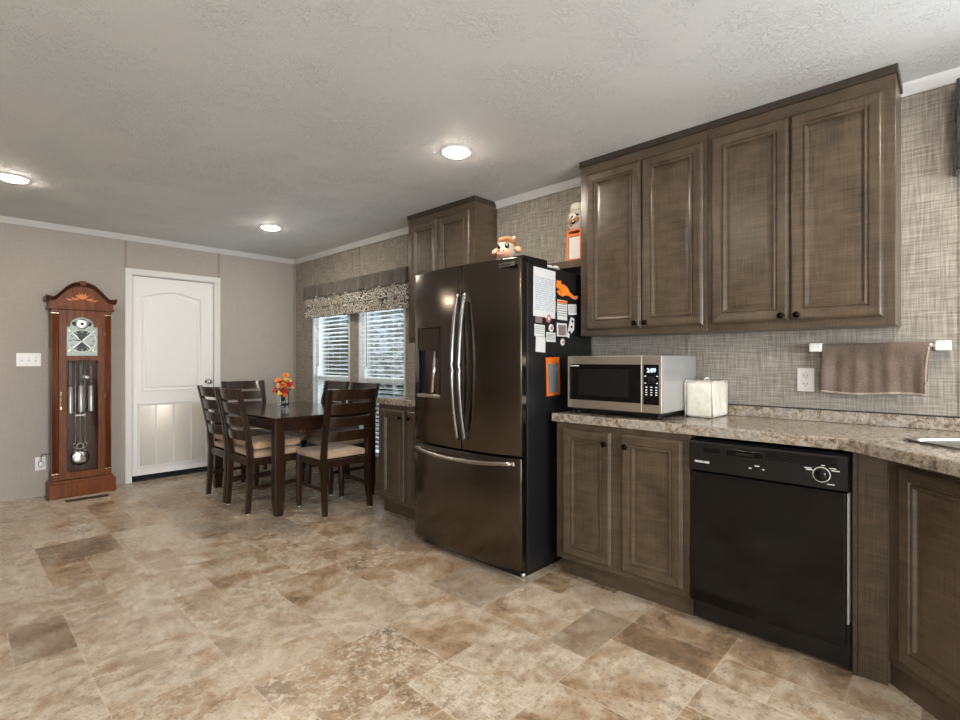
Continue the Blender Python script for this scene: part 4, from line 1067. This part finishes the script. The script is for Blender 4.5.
for i in range(12):
    a = PI/6*i; ca, sa = math.cos(a), math.sin(a)
    mt = Matrix.Translation((CX+.083*ca, CF+.0110, 1.382+.083*sa)) @ Matrix.Rotation(-a, 4, 'Y')
    MB().box(-.011, .011, -.0008, .0006, -.003, .003, 0, 0, mt).build('hour_mark', 'dial_dark' if i % 6 not in (3,) and not (1 < i < 5 or 7 < i < 11) else 'dial', dial)
m = MB()
for a in (PI/4, 3*PI/4, 5*PI/4, 7*PI/4):
    mt = Matrix.Translation((CX+.128*math.cos(a)*.96, CF+.012, 1.382+.128*math.sin(a)*.96)) @ Matrix.Rotation(-a, 4, 'Y')
    MB().box(-.012, .012, -.001, .001, -.004, .004, .0005, 0, mt).ball((CX+.118*math.cos(a), CF+.012, 1.382+.118*math.sin(a)), .009, .0015, .006).build('spandrel', 'brass', dial)
m.bm.free()
mo = MB().lathe((CX, CF+.0128, 1.535), [(.048, 0), (.048, .0015), (.03, .003), (0, .003)], '-y', 30); mo.build('moon_disc', 'silver', dial)
for xx, r_ in ((-.05, .020), (.05, .020), (0, .013)): MB().lathe((CX+xx, CF+.0098 if xx == 0 else CF+.0128, 1.535), [(r_, 0), (r_, .0008), (0, .0012)], '-y', 20).build('moon_map', 'dial_dark', dial)
def hand(a, l, w):
    mt = Matrix.Translation((CX, CF+.0075, 1.382)) @ Matrix.Rotation(-a, 4, 'Y')
    m = MB(); q = bmesh.new(); vs = [q.verts.new((x_, y_, z_)) for y_ in (-.0006, .0006) for x_, z_ in ((-.012, 0), (l*.4, w), (l, 0), (l*.4, -w))]
    q.faces.new(vs[:4]); q.faces.new(vs[4:][::-1])
    for i in range(4): q.faces.new((vs[i], vs[4+i], vs[4+(i+1) % 4], vs[(i+1) % 4]))
    m.merge(q, 0, False, mt); m.build('clock_hand', 'black_satin', dial)
hand(math.radians(172), .085, .005); hand(math.radians(128), .06, .006)
# weights, chains, pendulum
for xx, zb, hh_, mm in ((.756, .735, .225, 'silver'), (.832, .745, .225, 'silver'), (.905, .745, .225, 'silver')):
    w = MB().lathe((xx, 5.79, zb), [(.004, -.012), (.012, -.006), (.0235, -.004), (.0235, 0), (.022, .003), (.022, hh_-.003), (.0235, hh_), (.0235, hh_+.005), (.01, hh_+.012), (.003, hh_+.03)], n=22).build('weight', mm, o)
    t = MB(); t.cyl((xx-.005, 5.79, zb+hh_+.02), (xx-.005, 5.79, 1.24), .0022, 6); t.cyl((xx+.005, 5.79, zb+hh_+.02), (xx+.005, 5.79, 1.24), .0022, 6); t.build('chain', 'silver', w)
pd = MB()
for xx in (-.034, 0, .034): pd.cyl((CX+xx, 5.835, .44), (CX+xx, 5.835, 1.24), .0035, 8)
pd.box(CX-.04, CX+.04, 5.832, 5.838, .70, .712, .001)
pend = pd.build('pendulum', 'silver', o)
ly = MB()
for s_ in (-1, 1): ly.tube([(CX+s_*.034, 5.83, .46), (CX+s_*.05, 5.83, .445), (CX+s_*.042, 5.83, .415), (CX+s_*.02, 5.83, .40), (CX+s_*.03, 5.83, .385), (CX+s_*.045, 5.83, .38)], .005, 8)
ly.lathe((CX, 5.834, .425), [(.026, 0), (.03, .004), (.026, .008), (.02, .004), (.026, 0)], '-y', 24, cap=False)
ly.build('lyre', 'silver', pend)
MB().lathe((CX, 5.838, .318), [(.074, 0), (.075, .004), (.070, .009), (.045, .016), (.02, .019), (0, .0195)], '-y', 36).build('bob', 'chrome', pend)
# bonnet
def bz(t):            # top outline, t in -1..1
    a = abs(t)
    if a > .80: return 1.742+.010*(a-.80)/.2
    s_ = a/.80
    return 1.742+.142*((1+math.cos(PI*s_**1.35))/2)**.72
N_ = 48; hw = .226
prof = [(CX-hw+2*hw*i/N_, bz(-1+2*i/N_)) for i in range(N_+1)]
bn = MB(); bn.prism(prof[::-1] + [(CX-hw, ZTOP+.0005), (CX+hw, ZTOP+.0005)], 'y', CF-.008, CBK)
bon = bn.build('bonnet', 'cherry', o)
mo = MB(); hw2 = .252; q = bmesh.new(); cur = []
sec = [(.006, 0), (.006, -.016), (-.012, -.016), (-.018, .002), (-.034, .010), (-.036, .022), (.006, .022)]     # (y offset from bonnet front, z offset)
for i in range(N_+1):
    t = -1+2*i/N_; x_ = CX+hw2*t; z_ = bz(t)
    cur.append([q.verts.new((x_, CF-.008+a, z_+b_)) for a, b_ in sec])
for A_, B_ in zip(cur, cur[1:]):
    for j in range(len(sec)): q.faces.new((A_[j], A_[(j+1) % len(sec)], B_[(j+1) % len(sec)], B_[j]))
q.faces.new(cur[0]); q.faces.new(cur[-1][::-1])
mo.merge(q)
for s_ in (-1, 1): mo.box(min(CX+s_*hw, CX+s_*hw2), max(CX+s_*hw, CX+s_*hw2), CF-.002, CBK-.001, 1.727, 1.772, .004)
mo.build('arch_moulding', 'cherry_dark', bon)
MB().box(CX-.236, CX+.236, CF-.016, CBK, ZTOP-.008, ZTOP+.014, .004).build('cornice', 'cherry', bon)
MB().prism([(CX-.018, 1.872), (CX+.018, 1.872), (CX+.024, 1.914), (CX-.024, 1.914)], 'y', CF-.048, CF-.002, 0, .002).build('keystone', 'cherry', bon)
m = MB(); yi = CF-.0088
def petal(cx_, cz_, l, w, a): 
    mt = Matrix.Translation((cx_, yi, cz_)) @ Matrix.Rotation(-a, 4, 'Y'); m.ball((0, 0, 0), l, .0009, w, 0, Matrix.Identity(4), 2) if False else m.merge(_ball(l, w), 0, True, mt)
def _ball(l, w):
    q = bmesh.new(); bmesh.ops.create_icosphere(q, subdivisions=2, radius=1)
    bmesh.ops.transform(q, matrix=Matrix.Translation((l, 0, 0)) @ Matrix.Diagonal((l, .0009, w, 1)), verts=q.verts); return q
for a in (42, 66, 90, 114, 138): petal(CX, 1.752, .031, .009, math.radians(a))
for s_ in (0, 1):
    for a, dx, dz_ in ((20, .02, 0), (-15, .03, .004), (40, .05, -.004), (-20, .065, 0), (10, .08, -.006)):
        petal(CX+(dx if not s_ else -dx), 1.750+dz_, .018, .0058, math.radians(a if not s_ else 180-a))
m.build('inlay', 'inlay', bon)

# ================================================================== DINING TABLE AND CHAIRS
tx0, tx1, ty0, ty1 = 1.725, 2.655, 3.805, 5.175
o = thing('dining_table', ((tx0+tx1)/2, (ty0+ty1)/2, 0), 'dark brown rectangular wooden dining table with square legs', 'table')
MB().box(tx0, tx1, ty0, ty1, .736, .762, .005).build('tabletop', 'espresso_top', o)
m = MB(); i_ = .03
m.box(tx0+i_, tx1-i_, ty0+i_, ty0+i_+.02, .655, .7355).box(tx0+i_, tx1-i_, ty1-i_-.02, ty1-i_, .655, .7355).box(tx0+i_, tx0+i_+.02, ty0+i_+.02, ty1-i_-.02, .655, .7355).box(tx1-i_-.02, tx1-i_, ty0+i_+.02, ty1-i_-.02, .655, .7355)
m.build('apron', 'espresso', o)
def taper_leg(x, y, w, wb, z1, zt):
    q = bmesh.new(); bmesh.ops.create_cube(q, size=1)
    m = MB(); q.free()
    rings_ = [(wb/2, 0), (w/2, zt), (w/2, z1)]; q = bmesh.new(); pr = None
    for h, z in rings_:
        c_ = [q.verts.new((x+a*h, y+b_*h, z)) for a, b_ in ((-1, -1), (1, -1), (1, 1), (-1, 1))]
        if pr:
            for i in range(4): q.faces.new((pr[i], pr[(i+1) % 4], c_[(i+1) % 4], c_[i]))
        else: q.faces.new(c_[::-1])
        pr = c_
    q.faces.new(pr)
    bmesh.ops.bevel(q, geom=[e for e in q.edges if abs(e.verts[0].co.z-e.verts[1].co.z) > .01], offset=.004, segments=2, profile=.5, affect='EDGES')
    return m.merge(q)
for x in (tx0+.045, tx1-.045):
    for y in (ty0+.045, ty1-.045): taper_leg(x, y, .076, .056, .7355, .12).build('leg', 'espresso', o)

def make_chair(label):
    r = thing('dining_chair', (0, 0, 0), label, 'chair', 'dark ladder-back dining chairs')
    def back_y(z):
        pts = [(0, -.022), (.20, -.006), (.44, 0), (.60, -.016), (.80, -.052), (1.0, -.098)]
        for (a, p), (b_, q_) in zip(pts, pts[1:]):
            if z <= b_: return p+(q_-p)*(z-a)/(b_-a)
        return pts[-1][1]
    for s_ in (-1, 1):
        q = bmesh.new(); pr = None; x = s_*.202
        zs = [.006, .10, .20, .32, .44, .52, .60, .70, .80, .90, .985]
        for i, z in enumerate(zs):
            dd_ = .044 if .2 < z < .6 else (.036 if z <= .2 else .036); ww = .036 if z > .02 else .03; y = back_y(z)
            c_ = [q.verts.new((x+a*ww/2, y+b_*dd_/2, z)) for a, b_ in ((-1, -1), (1, -1), (1, 1), (-1, 1))]
            if pr:
                for k2 in range(4): q.faces.new((pr[k2], pr[(k2+1) % 4], c_[(k2+1) % 4], c_[k2]))
            else: q.faces.new(c_[::-1])
            pr = c_
        q.faces.new(pr)
        bmesh.ops.bevel(q, geom=[e for e in q.edges if e.is_manifold and e.calc_face_angle() > 1 ], offset=.004, segments=2, profile=.5, affect='EDGES')
        lg = MB().merge(q).build('back_post', 'espresso', r)
        MB().lathe((x, back_y(0), 0), [(.013, 0), (.013, .006)], n=12).build('foot_glide', 'white_plastic', lg)
        lg = taper_leg(s_*.198, .405, .042, .030, .427, .14)
        bmesh.ops.translate(lg.bm, vec=(0, 0, .006), verts=[v for v in lg.bm.verts if v.co.z < .05])
        lg = lg.build('leg', 'espresso', r)
        MB().lathe((s_*.198, .405, 0), [(.012, 0), (.012, .006)], n=12).build('foot_glide', 'white_plastic', lg)
        MB().box(s_*.198-.009, s_*.198+.009, .014, .388, .185, .213, .003).build('stretcher', 'espresso', r)
    m = MB(); m.box(-.181, .181, -.008, .012, .370, .427, .002).box(-.181, .181, .396, .416, .370, .427, .002).box(-.2, -.18, .016, .39, .370, .427, .002).box(.18, .2, .016, .39, .370, .427, .002)
    m.build('seat_frame', 'espresso', r)
    MB().merge(cushion_box(-.212, .212, .024, .436, .4275, .479, .02, .014, 3, .0008)).build('seat', 'tan_seat', r, smooth=True)
    for zb, zt in ((.572, .652), (.682, .762), (.786, .872), (.896, .982)):
        q = bmesh.new(); n = 14; G = []
        for z in (zb, zt):
            for sd_ in (-.009, .009):
                G.append([q.verts.new((-.186+.372*i/n, back_y(z)-.030*(1-(2*i/n-1)**2)+sd_, z)) for i in range(n+1)])
        for i in range(n):
            q.faces.new((G[0][i], G[0][i+1], G[2][i+1], G[2][i])); q.faces.new((G[1][i], G[3][i], G[3][i+1], G[1][i+1]))
            q.faces.new((G[2][i], G[2][i+1], G[3][i+1], G[3][i])); q.faces.new((G[0][i], G[1][i], G[1][i+1], G[0][i+1]))
        for i in (0, n): q.faces.new((G[0][i], G[2][i], G[3][i], G[1][i]))
        bmesh.ops.recalc_face_normals(q, faces=q.faces)
        bmesh.ops.bevel(q, geom=[e for e in q.edges if e.is_manifold and e.calc_face_angle() > 1], offset=.003, segments=2, profile=.5, affect='EDGES')
        MB().merge(q).build('back_slat', 'espresso', r)
    return r
ch0 = make_chair('dark ladder-back dining chair at the near end of the table, beside the refrigerator')
chairs = [((2.20, 3.565), 0, None),
          ((1.64, 4.256), -PI/2, 'dark ladder-back dining chair on the left side of the table, nearer the camera'),
          ((1.635, 4.706), -PI/2, 'dark ladder-back dining chair on the left side of the table, nearer the door'),
          ((2.20, 5.53), PI, 'dark ladder-back dining chair at the far end of the table by the back wall'),
          ((2.765, 4.29), PI/2, 'dark ladder-back dining chair on the window side of the table, nearer the refrigerator'),
          ((2.765, 4.82), PI/2, 'dark ladder-back dining chair on the window side of the table, nearer the back wall')]
for (x, y), a, lb in chairs[1:]:
    c_ = copy_tree(ch0); c_.location = (x, y, 0); c_.rotation_euler.z = a; c_['label'] = lb
ch0.location = (2.20, 3.565, 0)
def pad(x, y, a, mat, label, seed):
    m = MB().merge(cushion_box(-.205, .205, .028, .425, 0, .058, .027, .016, seed, .005))
    o = m.build('seat_cushion', mat, loc=(0, 0, 0), smooth=True); o.location = (x, y, .4945); o.rotation_euler.z = a
    tag(o, label, 'cushion', 'loose cushions on the dining chairs')
pad(1.64, 4.256, -PI/2, 'tan_pad', 'loose tan cushion on the left chair nearer the camera', 1)
pad(1.635, 4.706, -PI/2, 'tan_pad', 'loose tan cushion on the left chair nearer the door', 2)
pad(2.765, 4.29, PI/2, 'brown_pad', 'mottled brown cushion on the window-side chair nearer the refrigerator', 3)
pad(2.765, 4.82, PI/2, 'brown_pad', 'mottled brown cushion on the window-side chair nearer the back wall', 4)

# vase with flowers
vx, vy, vz = 2.085, 4.44, .7625
o = thing('glass_vase', (vx, vy, vz), 'small square glass and silver vase on the dining table', 'vase')
m = MB()
for r0, r1, z0, z1 in ((.036, .036, 0, .008),): m.box(vx-r0, vx+r0, vy-r0, vy+r0, vz, vz+z1, .001)
for s_ in (-1, 1):
    m.box(vx+s_*.0345-.0015, vx+s_*.0345+.0015, vy-.036, vy+.036, vz+.008, vz+.125); m.box(vx-.033, vx+.033, vy+s_*.0345-.0015, vy+s_*.0345+.0015, vz+.008, vz+.125)
v_ = m.build('vase_body', 'pane', o)
m = MB(); rr = random.Random(9)
for i in range(22): m.ball((vx+rr.uniform(-.022, .022), vy+rr.uniform(-.022, .022), vz+.018+rr.uniform(0, .05)), .0085, None, None, 0, None, 1)
b_ = m.build('glass_beads', 'chrome', v_); b_['kind'] = 'stuff'
m = MB()
for s_ in (-1, 1):
    for q_ in (-1, 1): m.box(vx+s_*.0355-.0025, vx+s_*.0355+.0025, vy+q_*.0355-.0025, vy+q_*.0355+.0025, vz, vz+.127)
m.box(vx-.0385, vx+.0385, vy-.0385, vy-.0365, vz+.04, vz+.055); m.box(vx-.0385, vx-.0365, vy-.0365, vy+.0385, vz+.04, vz+.055)
m.build('silver_band', 'chrome', v_)
o = thing('flower_bouquet', (vx, vy, vz+.07), 'orange, red and yellow flowers with dark leaves in the vase on the table', 'flowers')
M['fl_orange'] = plain('orange_petal', (240, 128, 30), .6, 0, .15, 60); M['fl_red'] = plain('red_petal', (206, 44, 30), .6, 0, .15, 60); M['fl_yellow'] = plain('yellow_petal', (240, 190, 84), .6, 0, .12, 60); M['fl_peach'] = plain('peach_petal', (238, 168, 120), .6, 0, .1, 60)
R1 = Vector((.69, -.724, 0)); F1 = Vector((.724, .69, 0))
fl = [(-.062, .02, .272, .026, 'fl_orange', 0), (-.072, -.02, .185, .023, 'fl_red', 0), (.012, .01, .318, .024, 'fl_orange', 1), (-.035, -.02, .228, .027, 'fl_peach', 0), (.030, .02, .265, .026, 'fl_yellow', 1), (.052, -.01, .238, .026, 'fl_red', 1), (.006, -.03, .232, .028, 'fl_orange', 1),
      (.020, -.035, .180, .026, 'fl_red', 1), (-.020, -.04, .165, .024, 'fl_yellow', 0), (.020, -.02, .145, .022, 'fl_orange', 0), (.060, .03, .21, .020, 'fl_peach', 0), (-.03, .04, .25, .020, 'fl_red', 0), (.0, .05, .28, .018, 'fl_yellow', 0)]
st = MB()
for i, (a, d_, z, r_, mt, k2) in enumerate(fl):
    c_ = Vector((vx, vy, vz+z-.014)) + R1*(a+.012) + F1*d_
    st.tube([Vector((vx, vy, vz+.075))+R1*a*.12+F1*d_*.12, Vector((vx, vy, vz+.12))+R1*a*.3+F1*d_*.3, c_-Vector((0, 0, .006))], .0018, 6)
    m = MB(); dirn = (c_-Vector((vx, vy, vz+.06))).normalized(); dirn = (dirn*.5-F1*.5).normalized(); rot = dirn.to_track_quat('Z', 'Y').to_matrix().to_4x4()
    r_ *= 1.18
    for ring, (np_, rr_, til) in enumerate(((7, .55, .5), (6, .3, 1.0))):
        for p_ in range(np_):
            t = 2*PI*p_/np_+ring*.4
            mm_ = rot @ Matrix.Rotation(t, 4, 'Z') @ Matrix.Translation((r_*rr_, 0, r_*(.1+.25*ring))) @ Matrix.Rotation(-til, 4, 'Y')
            q = bmesh.new(); bmesh.ops.create_icosphere(q, subdivisions=2, radius=1); bmesh.ops.transform(q, matrix=Matrix.Diagonal((r_*.52, r_*.42, r_*.10, 1)), verts=q.verts)
            m.merge(q, 0, True, Matrix.Translation(c_) @ mm_)
    fo = m.build('flower', mt, o)
    MB().ball(c_+dirn*r_*.35, r_*.22, None, None, 0, None, 2).build('flower_centre', 'leaf' if k2 else 'fl_yellow', fo)
st.build('stems', 'leaf', o)['kind'] = 'stuff'
lv = MB(); rr = random.Random(12)
for i in range(46):
    a = rr.uniform(-.085, .09); d_ = rr.uniform(-.05, .05); z = rr.uniform(.125, .27); c_ = Vector((vx, vy, vz+z))+R1*a*(.5+z)+F1*d_
    mm_ = Matrix.Translation(c_) @ Matrix.Rotation(rr.uniform(0, 6), 4, 'Z') @ Matrix.Rotation(rr.uniform(-.9, .9), 4, 'Y') @ Matrix.Diagonal((.026, .010, .0022, 1))
    q = bmesh.new(); bmesh.ops.create_icosphere(q, subdivisions=2, radius=1); lv.merge(q, 0, True, mm_)
lv.build('leaves', 'leaf', o)['kind'] = 'stuff'
